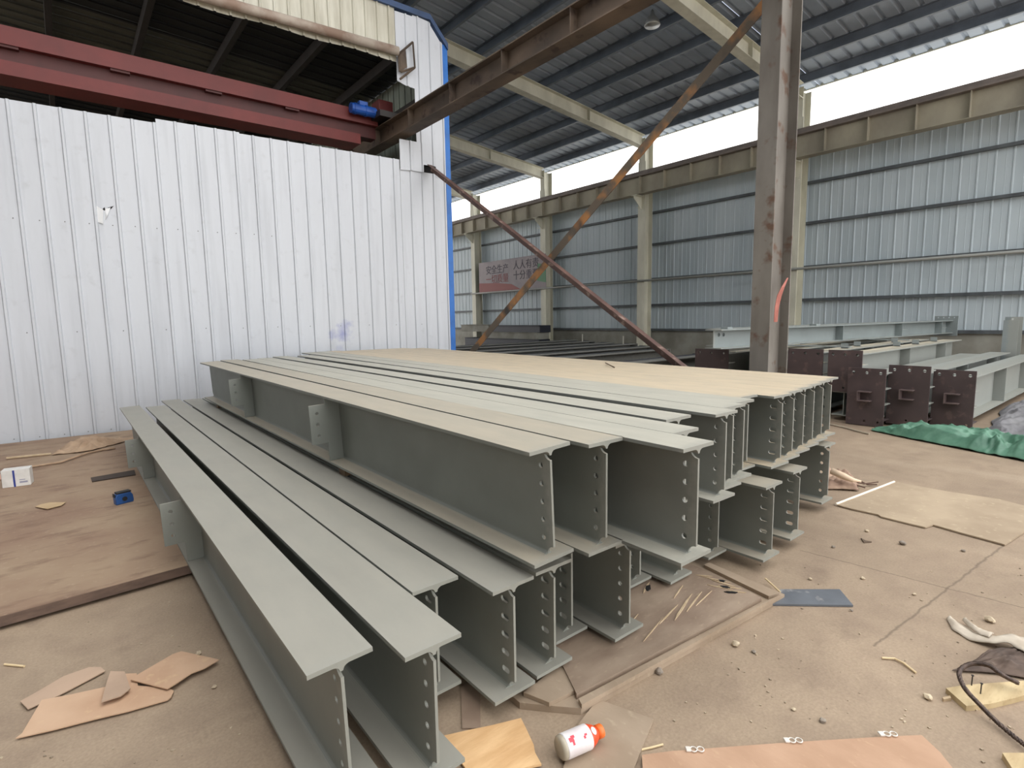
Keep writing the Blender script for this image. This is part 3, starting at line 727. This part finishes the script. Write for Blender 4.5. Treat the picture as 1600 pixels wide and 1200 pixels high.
def crumple(label, name, cat, corners, z, m, amp, freq, nu, nv, edge=.25, seed=0, kind=None, aniso=1.):
    """crumpled sheet over a quad; corners go round: (u0v0),(u1v0),(u1v1),(u0v1)"""
    A, B, C_, D_ = [Vector((p[0],p[1],0)) for p in corners]
    c = (A+B+C_+D_)/4
    def f(u, v):
        p = (A*(1-u)+B*u)*(1-v) + (D_*(1-u)+C_*u)*v - c
        q = Vector((u*freq*(B-A).length, v*freq*aniso*(D_-A).length, seed)); q += noise.noise_vector(q*.7)*.7
        r = 1-abs(noise.noise(q))*2; r2 = 1-abs(noise.noise(q*2.3+Vector((5,1,2))))*2
        e = min(1, min(u,1-u,v,1-v)/edge+.12)
        r3 = 1-abs(noise.noise(q*5.1+Vector((2,8,4))))*2
        h = max(0, (.5*r*abs(r) + .30*r2 + .15*r3 + .28))*amp*e
        w = noise.noise_vector(q*.8+Vector((9,3,seed)))*.5
        ed = min((B-A).length,(D_-A).length)*.22
        return p + Vector((w.x*ed, w.y*ed, h+.004))
    o = MB().grid(f, nu, nv).build(name, m, smooth=True); o.location = (c.x,c.y,z)
    s = o.modifiers.new('thickness','SOLIDIFY'); s.thickness = .003; s.offset = 1
    return tag(o, label, cat, kind=kind)
RAG = M('dirty_cloth', (186,160,134), (158,132,108), .85, scale=6)
crumple('crumpled brown cloth lying on the brown plate at the foot of the white wall', 'cloth', 'cloth', P2([(82,712),(140,706),(215,686),(118,690)], .075), .076, RAG, .085, 4.5, 50, 30, seed=3)
o = MB().tube([gp(20,738,.09), gp(50,729,.09), gp(95,722,.094), gp(135,708,.094), gp(160,703,.09), gp(180,700,.09)], .012, 6).build('twisted_rag', RAG, smooth=True)
tag(o, 'long twisted rag trailing left from the brown cloth', 'rag')
o = MB().tube([gp(10,716,.09), gp(80,709,.09)], .013, 6).build('wooden_stick', SPL)
tag(o, 'thin wooden stick on the brown plate left of the brown cloth', 'stick')

# ================================================================== drink bottle
b0, b1 = gp(876,1176,.036), gp(940,1148,.036)
ax = (b1-b0); ax.z = 0; L = ax.length*1.02
t = thing('drink_bottle', 'white labelled drink bottle with an orange cap lying on the square board', 'bottle', (b0.x-ax.x*.04,b0.y-ax.y*.04,.049), (0,R(90),math.atan2(ax.y,ax.x)))
t.scale = (1.12,1.12,1.0); t.location.z = .053
kx = L/.235
MB().lathe([(.004,0),(.028,.0),(.034,.006),(.0355,.014),(.0355,.03*kx)], 28).build('bottle_base', M('clear_bottle', (186,178,160), (160,150,132), .25), t, True)
MB().lathe([(.0358,.022*kx),(.0364,.028*kx),(.0364,.150*kx),(.0355,.158*kx)], 28).build('label_sleeve', M('white_label', (236,232,232), (222,214,216), .4, scale=14), t, True)
MB().lathe([(.0352,.150*kx),(.034,.165*kx),(.027,.19*kx),(.019,.205*kx),(.017,.215*kx)], 28).build('shoulder', M('orange_red', (228,84,44), (210,70,40), .35), t, True)
MB().lathe([(.014,.207*kx),(.0205,.210*kx),(.0205,.236*kx),(.019,.240*kx),(.002,.241*kx)], 28).build('cap', M('orange_cap', (240,118,52), None, .4), t, True)
mb = MB()
for (h, an, s1, s2) in ((.050,.55,.006,.009),(.060,.38,.004,.007),(.056,.85,.005,.004),(.118,.75,.004,.004),(.126,.60,.003,.005)):
    for q in (0,):
        a = math.pi + an; mt = Matrix.Rotation(a, 4, 'Z') @ Matrix.Translation((.0364,0,h*kx))
        mb.box((0,-s1,-s2),(.0006,s1,s2), mt)
mb.build('red_print', M('red_print', (206,70,84), None, .5), t)
MB().lathe([(.001,0),(.012,0),(.010,.002),(.001,.0025)], 18, Matrix.Rotation(math.pi+.55,4,'Z') @ Matrix.Translation((.0315,0,.176*kx)) @ Matrix.Rotation(R(66),4,'Y')).build('white_badge', M('white_label', (236,232,232)), t)
mb = MB().lathe([(.0361,.150*kx),(.0358,.1535*kx)], 28).build('red_band', M('red_print', (206,70,84)), t, True)

# ================================================================== right foreground: sling, strap, mat, wood
WOOD = ply_mat('yellow_wood', (208,188,148), (182,160,122), 5., (1,4,1), (160,132,92))
poly_slab('wood_block', P2([(1478,1075),(1508,1070),(1620,1062),(1630,1078),(1580,1092),(1545,1100),(1510,1103)], .022), .0, .022, WOOD, 'yellow rough board with two nails, by the wire rope loop at the right', 'wood board')
for i, (px,py) in enumerate(((1518,1065),(1532,1078))):
    p = gp(px,py+6,.022)
    o = MB().tube([(p.x,p.y,.022),(p.x+.004,p.y,.062)], .0022, 6).lathe([(.005,.062),(.005,.064)], 8, Matrix.Translation((p.x+.004,p.y,0))).build('nail', DKST)
    tag(o, 'bent nail standing in the yellow board, the %s one' % ('left','right')[i], 'nail', 'nails in the yellow board')
poly_slab('wood_offcut', P2([(1566,1177),(1630,1177),(1640,1215),(1590,1215)], .02), 0, .022, WOOD, 'pale wood offcut in the lower right corner', 'wood offcut')
MAT_ = M('dark_sacking', (104,88,78), (74,62,56), .85, scale=9)
crumple('dark crumpled sacking heaped at the right edge under the wire rope', 'sacking', 'sacking', P2([(1486,1050),(1535,1030),(1640,1000),(1640,1068)], 0), .001, MAT_, .034, 7., 60, 60, seed=11)
WIRE = M('steel_wire_rope', (104,88,80), (70,60,56), .5, .5, scale=60)
def rope(pts, r, turns, label, name='wire_rope'):
    """six strands laid round a core along a smooth path"""
    P = []
    q = [Vector(p) for p in pts]
    for i in range(len(q)-1):
        p0, p1, p2, p3 = q[max(i-1,0)], q[i], q[i+1], q[min(i+2,len(q)-1)]
        for k in range(14):
            s = k/14
            P.append(.5*((2*p1)+(p2-p0)*s+(2*p0-5*p1+4*p2-p3)*s*s+(3*p1-p0-3*p2+p3)*s**3))
    P.append(q[-1])
    mb = MB(); ref = Vector((0,0,1)); acc = 0
    strands = [[] for _ in range(5)]
    for i, p in enumerate(P):
        d = (P[min(i+1,len(P)-1)]-P[max(i-1,0)]).normalized()
        u = (ref-d*ref.dot(d)).normalized(); w = d.cross(u); ref = u
        if i: acc += (P[i]-P[i-1]).length
        for k in range(5):
            a = acc*turns + k*2*math.pi/5
            strands[k].append(p + (u*math.cos(a)+w*math.sin(a))*r*.55)
    for s in strands: mb.tube(s, r*.55, 6)
    return tag(mb.build(name, WIRE, smooth=True), label, 'wire rope')
rope([gp(1640,1190,.03), gp(1600,1163,.02), gp(1560,1130,.02), gp(1530,1100,.045), gp(1508,1076,.06), gp(1499,1056,.06), gp(1503,1044,.06), gp(1520,1037,.075), gp(1545,1040,.09), gp(1565,1054,.08), gp(1590,1067,.05)], .0085, 260, 'dark steel wire rope bent in a loop at the right edge')
STRAP = M('white_webbing', (214,204,188), (186,174,158), .8, scale=8)
def ribbon(label, name, cat, L_, R_, zf, m, n=36, th=.004):
    lp = [Vector((*p,0)) for p in P2(L_)]; rp = [Vector((*p,0)) for p in P2(R_)]
    def samp(a, t):
        x = t*(len(a)-1); i = min(int(x), len(a)-2); return a[i].lerp(a[i+1], x-i)
    mb = MB()
    def f(u, v):
        p = samp(lp,u).lerp(samp(rp,u), v); p = p.copy()
        p.z = zf(u) + .010*(1-(2*v-1)**2) + .008*noise.noise(Vector((u*9,v*3,1))); return p
    mb.grid(f, n, 6)
    o = mb.build(name, m, smooth=True); s = o.modifiers.new('thickness','SOLIDIFY'); s.thickness = th; s.offset = 1
    return tag(o, label, cat)
ribbon('dirty white webbing strap lying across the floor at the right edge', 'webbing_strap', 'strap',
       [(1480,969),(1488,985),(1515,1002),(1548,1014),(1578,1022),(1600,1036),(1640,1048)], [(1484,966),(1498,975),(1522,990),(1556,1002),(1585,1008),(1604,1014),(1640,1022)], lambda u: .004+.042*min(1,max(0,u-.35)/.3), STRAP)
ribbon('short folded loop of white webbing beside the strap end', 'webbing_loop', 'strap',
       [(1504,976),(1516,990),(1528,1000),(1545,1008)], [(1508,974),(1521,985),(1534,994),(1552,1001)], lambda u: .020+.012*u, STRAP, 16)
# twig, sticks, stones
TW_ = M('pale_twig', (222,200,160), None, .7)
o = MB().tube([gp(1378,1028,.006), gp(1398,1029,.008), gp(1412,1036,.008), gp(1431,1051,.006)], .005, 6).build('twig', TW_); tag(o, 'bent pale twig on the open floor at the right', 'twig')
o = MB().tube([gp(1196,904,.03), gp(1219,925,.02)], .005, 6).build('twig', TW_); tag(o, 'straight pale splinter leaning by the corner of the blue-grey plate', 'twig')
o = MB().tube([gp(7,1038,.006), gp(38,1041,.006)], .005, 6).build('twig', TW_); tag(o, 'pale splinter on the floor at the far lower left', 'twig')
o = MB().tube([gp(1000,1172,.004), gp(1018,1168,.006), gp(1036,1163,.006)], .004, 6).build('twig', TW_); tag(o, 'white splinter on the floor between the square board and the tan board', 'twig')
ST = [M('stone_pale', (206,190,164), (180,164,140), .8, scale=20), M('stone_grey', (150,140,128), (126,116,106), .8, scale=20)]
def stone(px, py, r, label, k=0, sq=.6):
    p = gp(px,py,0); bm = bmesh.new(); bmesh.ops.create_icosphere(bm, subdivisions=2, radius=r)
    for v in bm.verts:
        v.co *= 1 + .45*noise.noise(v.co/r*1.3 + Vector((px,py,0))); v.co.z *= sq
    mz = min(v.co.z for v in bm.verts)
    for v in bm.verts: v.co.z -= mz
    mb = MB(); mb.bm.free(); mb.bm = bm
    o = mb.build('stone', ST[k]); o.location = (p.x,p.y,0); o.rotation_euler = (0,0,px)
    tag(o, label, 'stone', 'loose stones on the floor')
for px, py, r, k, lb in ((1546,972,.020,0,'yellowish stone chip right of the white strap end'),(1149,1009,.018,0,'pale stone on the floor below the batten, right of the bottle'),(1030,1052,.018,1,'grey stone touching the dusty batten at its near half'),
    (1354,831,.013,0,'small pale pebble in front of the middle of the large sheet'),(1410,851,.020,1,'grey rubble lump in front of the large dusty sheet'),(1505,862,.012,1,'dark pebble below the right corner of the large sheet'),
    (1348,905,.012,0,'little pale pebble above the blue-grey plate'),(1266,906,.010,0,'tiny pebble at the upper edge of the blue-grey plate'),(1428,930,.010,0,'tiny pale pebble right of the blue-grey plate'),
    (1450,1092,.016,0,'pale chip just left of the yellow board'),(1285,1128,.012,1,'pebble above the middle of the tan board'),(1330,955,.008,1,'dark crumb below the blue-grey plate corner'),
    (1178,1020,.010,1,'small grey crumb right of the pale stone'),(1302,856,.012,1,'grey pebble left in front of the large sheet'),(1240,1110,.008,0,'tiny white crumb above the left clip'),(310,1023,.012,0,'little white chip above the pointed cardboard'),
    (335,1075,.010,0,'little pale chip right of the torn cardboard')):
    stone(px, py, r, lb+' on the floor', k)
o = MB().prism(P2([(1345,842),(1352,846),(1362,848),(1350,849)]), 'z', 0, .008).build('wood_chip', M('dark_chip', (96,80,66), None, .8)); tag(o, 'dark wood chip on the floor in front of the large sheet', 'wood chip')
o = MB().prism(P2([(1472,1094),(1484,1091),(1486,1095),(1474,1097)]), 'z', 0, .012).build('wood_chip', SPL); tag(o, 'pale wood chip left of the yellow board', 'wood chip') if False else tag(o, 'pale wood chip left of the yellow board', 'wood chip')
mb = MB()
rg = random.Random(3)
for k in range(420):
    px, py = rg.uniform(760,1640), rg.uniform(760,1200)
    if rg.random() < .25: px, py = rg.uniform(0,420), rg.uniform(940,1200)
    p = gp(px, py, 0)
    if .40 < p.x < 3.0 and p.y > 1.18: continue
    if -5 < p.x < .5 and p.y > 3.5: continue
    if px > 1290 and py < 862 or px < 360 and 1015 < py < 1165 or 990 < px < 1510 and py > 1140 or 860 < px < 1030 and py > 1085 or 680 < px < 860 and py > 1115 or 1195 < px < 1340 and 915 < py < 950: continue
    r = rg.uniform(.0015,.006); a = rg.uniform(0,6.28)
    pts = [(p.x + r*math.cos(a+t)*q, p.y + r*math.sin(a+t)*q) for t, q in ((0,rg.uniform(.6,1.8)),(1.6,.8),(3.1,rg.uniform(.6,1.6)),(4.7,.7))]
    mb.prism(pts, 'z', 0, r*.9)
tag(mb.build('debris', M('grit', (196,180,156), (130,116,100), .85, scale=3)), 'fine pale and dark grit strewn over the dusty floor', 'debris', kind='stuff')
# dry crumpled paper and twigs at the right end of the stack
crumple('crumpled brown paper and leaves on the floor at the right end of the stack', 'crumpled_paper', 'paper', P2([(1285,766),(1340,768),(1335,748),(1285,740)]), .001, M('dry_paper', (176,150,130), (140,114,98), .8, scale=9), .09, 5., 30, 22, seed=21)
o = MB().tube([gp(1300,736,.14), gp(1318,744,.12), gp(1332,750,.10), gp(1345,752,.08)], [.03,.03,.02,.008], 8).build('paper_roll', M('pale_paper', (224,200,174), None, .7), smooth=True); tag(o, 'pale paper roll lying on the crumpled brown paper', 'paper')
mb = MB()
for pts in ([(1330,752,.05),(1350,756,.03),(1372,753,.03)],[(1332,756,.03),(1352,762,.015)],[(1345,752,.04),(1355,757,.02),(1370,757,.02)]): mb.tube([gp(*p) for p in pts], .006, 5)
tag(mb.build('dry_branch', M('dry_branch', (92,70,58), None, .8)), 'dry dark branch sticking out of the crumpled paper', 'branch')

# ================================================================== right hand stacks: columns with base plates
BPM = M('primer_brown', (78,65,65), (66,54,55), .6, scale=3., c3=(92,76,73), s3=8.)
GST = beam_mat('light_grey_primer', (138,147,148), (190,186,170), .35)
GSD = beam_mat('dusty_grey_primer', (146,154,154), (214,202,176), .9)
def column_piece(label, x, y0, y1, z0, z1, L, depth, wid, mat, key=True, top_holes=True, zc=None, lip=True, rot=0.):
    """an H column lying along +x with a drilled base plate at its near end"""
    yc = (y0+y1)/2
    t = thing('column_section', label, 'steel column', (x,yc,z0), (0,0,rot), 'columns lying at the right')
    h = (y1-y0)/2; H = z1-z0
    loops = [[(-h,0),(h,0),(h,H),(-h,H)]]
    for yy in (-h*.72,0,h*.72): loops.append(circ(yy,H-.06,.020,14))
    for yy in (-h*.72,0): loops.append(circ(yy,.06,.014,12))
    bp = MB().plate(loops, 'x', 0, .022).build('base_plate', BPM, t)
    zb = (H-depth)/2 if zc is None else zc
    MB().box((.022,-wid/2,zb),(L,wid/2,zb+.014)).build('flange', mat, t)
    MB().box((.022,-.006,zb+.014),(L,.006,zb+depth-.014)).build('web', mat, t)
    MB().box((.022,-wid/2,zb+depth-.014),(L,wid/2,zb+depth)).build('flange', mat, t)
    for s in (-1,1):                                           # gussets behind the plate
        for k in range(4):
            zz = H*(.10+.27*k)
            if zz > H-.03: continue
            ya, yb = sorted((s*.006, s*(h*.98)))
            MB().box((.022,ya,zz),(.25,yb,zz+.012)).build('gusset', mat if k else BPM, bp)
    for xs in (L*.42,L*.8): MB().box((xs,-wid/2+.005,zb+.014),(xs+.012,-.006,zb+depth-.014)).build('stiffener', mat, t)
    if key:
        c = H*.52
        MB().box((-.09,-.075,c-.065),(0,.075,c-.053)).box((-.09,-.075,c+.053),(0,.075,c+.065)).box((-.09,.062,c-.053),(0,.075,c+.053)).build('shear_key', M('key_brown', (106,90,88), (88,74,73), .6), bp)
    return t
column_piece('steel column with brown base plate, left one of the three on the floor', 8.10, 2.385, 2.822, .01, .768, 5.4, .56, .30, GST)
column_piece('steel column with brown base plate, middle one of the three on the floor', 8.38, 1.987, 2.440, .03, .805, 5.4, .56, .30, GST)
column_piece('steel column with brown base plate, right one of the three on the floor', 8.65, 1.589, 2.021, .01, .752, 5.4, .54, .30, GST)
column_piece('dusty column with brown base plate in the raised row, next to the floor ones', 8.25, 2.90-.185, 3.138, .41, .985, 5.4, .46, .30, GSD, key=False)
column_piece('dusty column with brown base plate in the raised row, right of the big column', 8.27, 3.215, 3.70, .41, .985, 5.4, .46, .30, GSD, key=False)
column_piece('dusty column in the raised row, hidden behind the big grey column', 8.5, 3.85, 4.27, .41, .985, 5.2, .46, .30, GSD, key=False)
column_piece('dusty column with base plate in the raised row, left of the big column', 8.3, 4.66, 5.26, .30, .93, 5.3, .46, .30, GSD, key=False)
for i, y in enumerate((2.93,3.45,4.05,4.95)):
    t = thing('steel_beam', 'grey I-beam lying under the raised row of columns, %s from the right' % ORD[i], 'steel beam', (8.45 if i else 8.3, y, .07 if i < 3 else .0), (0,0,R(-90)), 'beams under the raised columns')
    d = .335 if i < 3 else .295
    MB().box((-.15,0,0),(.15,5.2,.014)).build('flange', GST, t); MB().box((-.005,0,.014),(.005,5.2,d-.014)).build('web', GST, t); MB().box((-.15,0,d-.014),(.15,5.2,d)).build('flange', GST, t)
for i, (x, y) in enumerate(((9.4,2.6),(12.4,2.6))):
    o = MB().box((x,y,0),(x+.12,4.4,.07)).build('timber_packer', TIMB); tag(o, 'timber packer on the floor under the right hand stack, %s' % ('the nearer','the farther')[i], 'timber', 'packers under the right stack')
# clips left standing on the dusty flanges
n_ = 0
for (x, y) in ((9.6,3.42),(10.6,3.0),(11.95,3.42),(10.3,3.48),(12.6,2.98),(11.4,2.95)):
    o = MB().box((x,y-.05,.92),(x+.008,y+.05,1.0)).box((x,y-.05,.92),(x+.06,y+.05,.928)).build('angle_clip', GST)
    n_ += 1; tag(o, 'small angle clip standing on the dusty column tops, %s from the left' % ORD[n_-1], 'clip', 'angle clips on the dusty columns')
for ob in [o for o in COL.objects if o.name.startswith('angle_clip')]: ob.location.z += .012
# long grey beam on top
ang = math.atan2(3.4-4.35, 15.3-7.35); Lt = math.hypot(15.3-7.35, .95)
t = thing('steel_beam', 'long light grey I-beam across the top of the right hand stack, with end plate', 'steel beam', (7.35,4.37,1.0), (0,0,ang-math.pi/2))
MB().box((-.14,0,0),(.14,Lt,.014)).build('flange', GST, t)
lp = [[(0,.014),(Lt,.014),(Lt,.266),(0,.266)]] + [circ(.12+k*.11,.20,.028,12) for k in range(2)]
MB().plate([[(p[0],p[1]) for p in q] for q in lp], 'x', -.005, .005).build('web', GST, t)
MB().box((-.14,0,.266),(.14,Lt,.28)).build('flange', GST, t)
for ys in (Lt*.42,Lt*.70,Lt*.93): MB().box((.005,ys,.014),(.135,ys+.012,.266)).box((.02,ys,.13),(.135,ys+.25,.138)).build('stiffener', GST, t)
MB().plate([[(-.22,-.06),(.22,-.06),(.22,.38),(-.22,.38)]]+[circ(a,.345,.016,10) for a in (-.15,-.05,.05,.15)], 'y', Lt, Lt+.02).build('end_plate', GST, t)
for yc_ in (.3,2.7): MB().box((-.1,yc_,.28),(.02,yc_+.12,.31)).build('clip', GST, t)
t = thing('steel_beam', 'light grey I-beam behind the long one on top of the right hand stack', 'steel beam', (7.95,4.72,1.0), (0,0,ang-math.pi/2))
MB().box((-.14,0,0),(.14,6,.014)).build('flange', GST, t); MB().box((-.005,0,.014),(.005,6,.266)).build('web', GST, t); MB().box((-.14,0,.266),(.14,6,.28)).build('flange', GST, t)
for i, x in enumerate((8.9,11.6)):
    o = MB().box((x,3.1,.985),(x+.1,5.05,1.0)).build('steel_packer', GST); tag(o, 'flat steel packer under the long top beam of the right stack, %s' % ('the nearer','the farther')[i], 'packer', 'packers under the top beam')
# upright stub at the right edge
t = thing('steel_stub', 'grey steel stub standing upright at the right edge against the wall side', 'steel post', (13.9,2.12,0))
MB().box((-.02,-.12,0),(.0,.10,1.30)).build('flange', GST, t); MB().box((0,-.01,0),(.22,.01,1.34)).build('web', GST, t); MB().box((.22,-.14,0),(.24,.12,1.36)).build('flange', GST, t)
# dark long beams farther back
DKB = beam_mat('dark_primer', (42,45,56), (48,49,56), .3)
for i, (y, x1, z1, x0) in enumerate(((6.15,10.0,.70,6.6),(7.75,10.8,.72,6.4),(8.75,11.6,.72,6.3),(9.7,12.1,.74,6.3),(10.6,12.2,.74,6.3),(11.7,12.6,.75,6.2),(12.75,12.9,.75,6.2))):
    t = thing('steel_beam', 'long dark steel beam lying behind the big stack, %s row from the front' % ORD[i], 'steel beam', (x0,y,0), (0,0,0), 'dark beams at the back')
    L = x1-x0
    MB().box((0,-.22,0),(L,.22,.016)).build('flange', DKB, t); MB().box((0,-.006,.016),(L,.006,z1-.016)).build('web', DKB, t); MB().box((0,-.22,z1-.016),(L,.22,z1)).build('flange', DKB, t)
    MB().box((L,-.25,0),(L+.02,.25,z1+.01)).build('end_plate', DKB, t)
    if i in (3,5): MB().box((L-.3,-.02,z1),(L-.29,.02,z1+.22)).build('lug', M('pale_lug', (190,186,176), None, .5), t)
for i, (xa, ya, yb, z0, z1, m) in enumerate(((15.0,16.35,21.6,.0,.62,DKB),(15.0,16.4,20.2,.62,.90,DUST),(15.0,16.3,19.6,.90,1.18,DKB),(15.0,19.7,21.9,.90,1.22,DUST))):
    o = MB().box((14.7,ya,z0),(15.3,yb,z1)).box((14.66,ya+.02,z1-.03),(15.3,yb-.02,z1)).build('steel_crate', m, bevel=.01)
    tag(o, ('long dark crate at the bottom under the banner','dusty crate in the middle of the pile under the banner','dark crate on top of the pile under the banner, right half','dusty grey crate on top of the pile, left half')[i], 'crate', 'crates under the banner')

# ================================================================== tarps
TARP = M('green_tarp', (100,144,122), (62,106,86), .5, scale=6, lo=.35, hi=.7)
TARG = M('grey_tarp', (126,126,128), (96,94,100), .6, scale=5, lo=.35, hi=.7)
crumple('crumpled green tarpaulin on the floor in front of the brown base plates', 'tarpaulin', 'tarp', [(7.78,2.42),(7.05,.42),(8.0,.05),(8.05,2.42)], .001, TARP, .17, 2.2, 150, 70, seed=5, aniso=2.4)
crumple('grey crumpled tarpaulin on the floor behind the green one at the right edge', 'tarpaulin', 'tarp', [tuple(gp(1534,694)[:2]),tuple(gp(1650,704)[:2]),tuple(gp(1650,606)[:2]),tuple(gp(1566,640)[:2])], .001, TARG, .10, 2.0, 90, 60, seed=8, aniso=1.6)
o = MB().tube([gp(1292,662,.012), gp(1320,668,.012), gp(1345,675,.012), gp(1358,678,.012)], .012, 6).build('hose', M('pale_hose', (170,158,140), None, .6)); tag(o, 'thin pale hose on the floor in front of the left brown base plate', 'hose')

# twig on the beams
o = MB().tube([gp(946,567,1.03), gp(952,570,1.035), gp(960,574,1.022)], .006, 5).build('twig', M('dark_chip', (96,80,66))); tag(o, 'little dark twig lying on the sandy beam tops', 'twig')

# ================================================================== banner
t = thing('banner', 'faded printed banner with two lines of characters on the grey wall', 'banner', (XW-.57,19,2.72), (0,0,0))
BAN = M('banner_cloth', (150,140,142), (128,120,126), .6, scale=1.2)
y0, y1 = 21.35-19, 16.7-19
MB().box((0,y1,0),(.01,y0,1.36)).build('sheet', BAN, t)
v = [(y0,.0),(y0,.42),(y0-1.4,.36),(y0-2.4,.26),(y0-3.0,.02),(y0-3.0,.0)]
MB().prism(v, 'x', -.004, 0).build('red_swoosh', M('banner_red', (128,58,54), None, .6), t)
MB().prism([(y1,.2),(y1,.9),(y1+.5,1.0),(y1+.55,.3)], 'x', -.004, 0).build('green_patch', M('banner_green', (84,130,96), None, .6), t)
def text(body, y, z, size, m):
    cu = bpy.data.curves.new('slogan','FONT'); cu.body = body; cu.size = size; cu.extrude = .002
    o = bpy.data.objects.new('slogan', cu); COL.objects.link(o)
    dg = bpy.context.evaluated_depsgraph_get(); me = bpy.data.meshes.new_from_object(o.evaluated_get(dg))
    bpy.data.objects.remove(o); me.materials.append(m)
    n = bpy.data.objects.new('slogan', me); COL.objects.link(n); n.parent = t
    n.location = (-.008, y, z); n.rotation_euler = (R(90),0,R(-90))
INK = M('ink_dark', (52,44,62), None, .6); INR_ = M('ink_red', (120,44,44), None, .6)
text('安全生产', y0-.55, .82, .42, INK); text('一切质量', y0-.55, .40, .42, INR_)
text('人人有责', y0-2.55, .90, .42, INK); text('十分重要', y0-2.55, .46, .42, INK)
bpy.context.view_layer.update()

# ================================================================== light
w = bpy.data.worlds.new('sky'); S.world = w; w.use_nodes = True
bg = w.node_tree.nodes['Background']; bg.inputs[0].default_value = (1.0,.99,.975,1); bg.inputs[1].default_value = 1.6
S.view_settings.view_transform = 'Standard'; S.view_settings.look = 'None'
S.view_settings.gamma = 1.0; S.view_settings.use_curve_mapping = False
S.view_settings.exposure = .96
S.cycles.max_bounces = 12; S.cycles.diffuse_bounces = 8
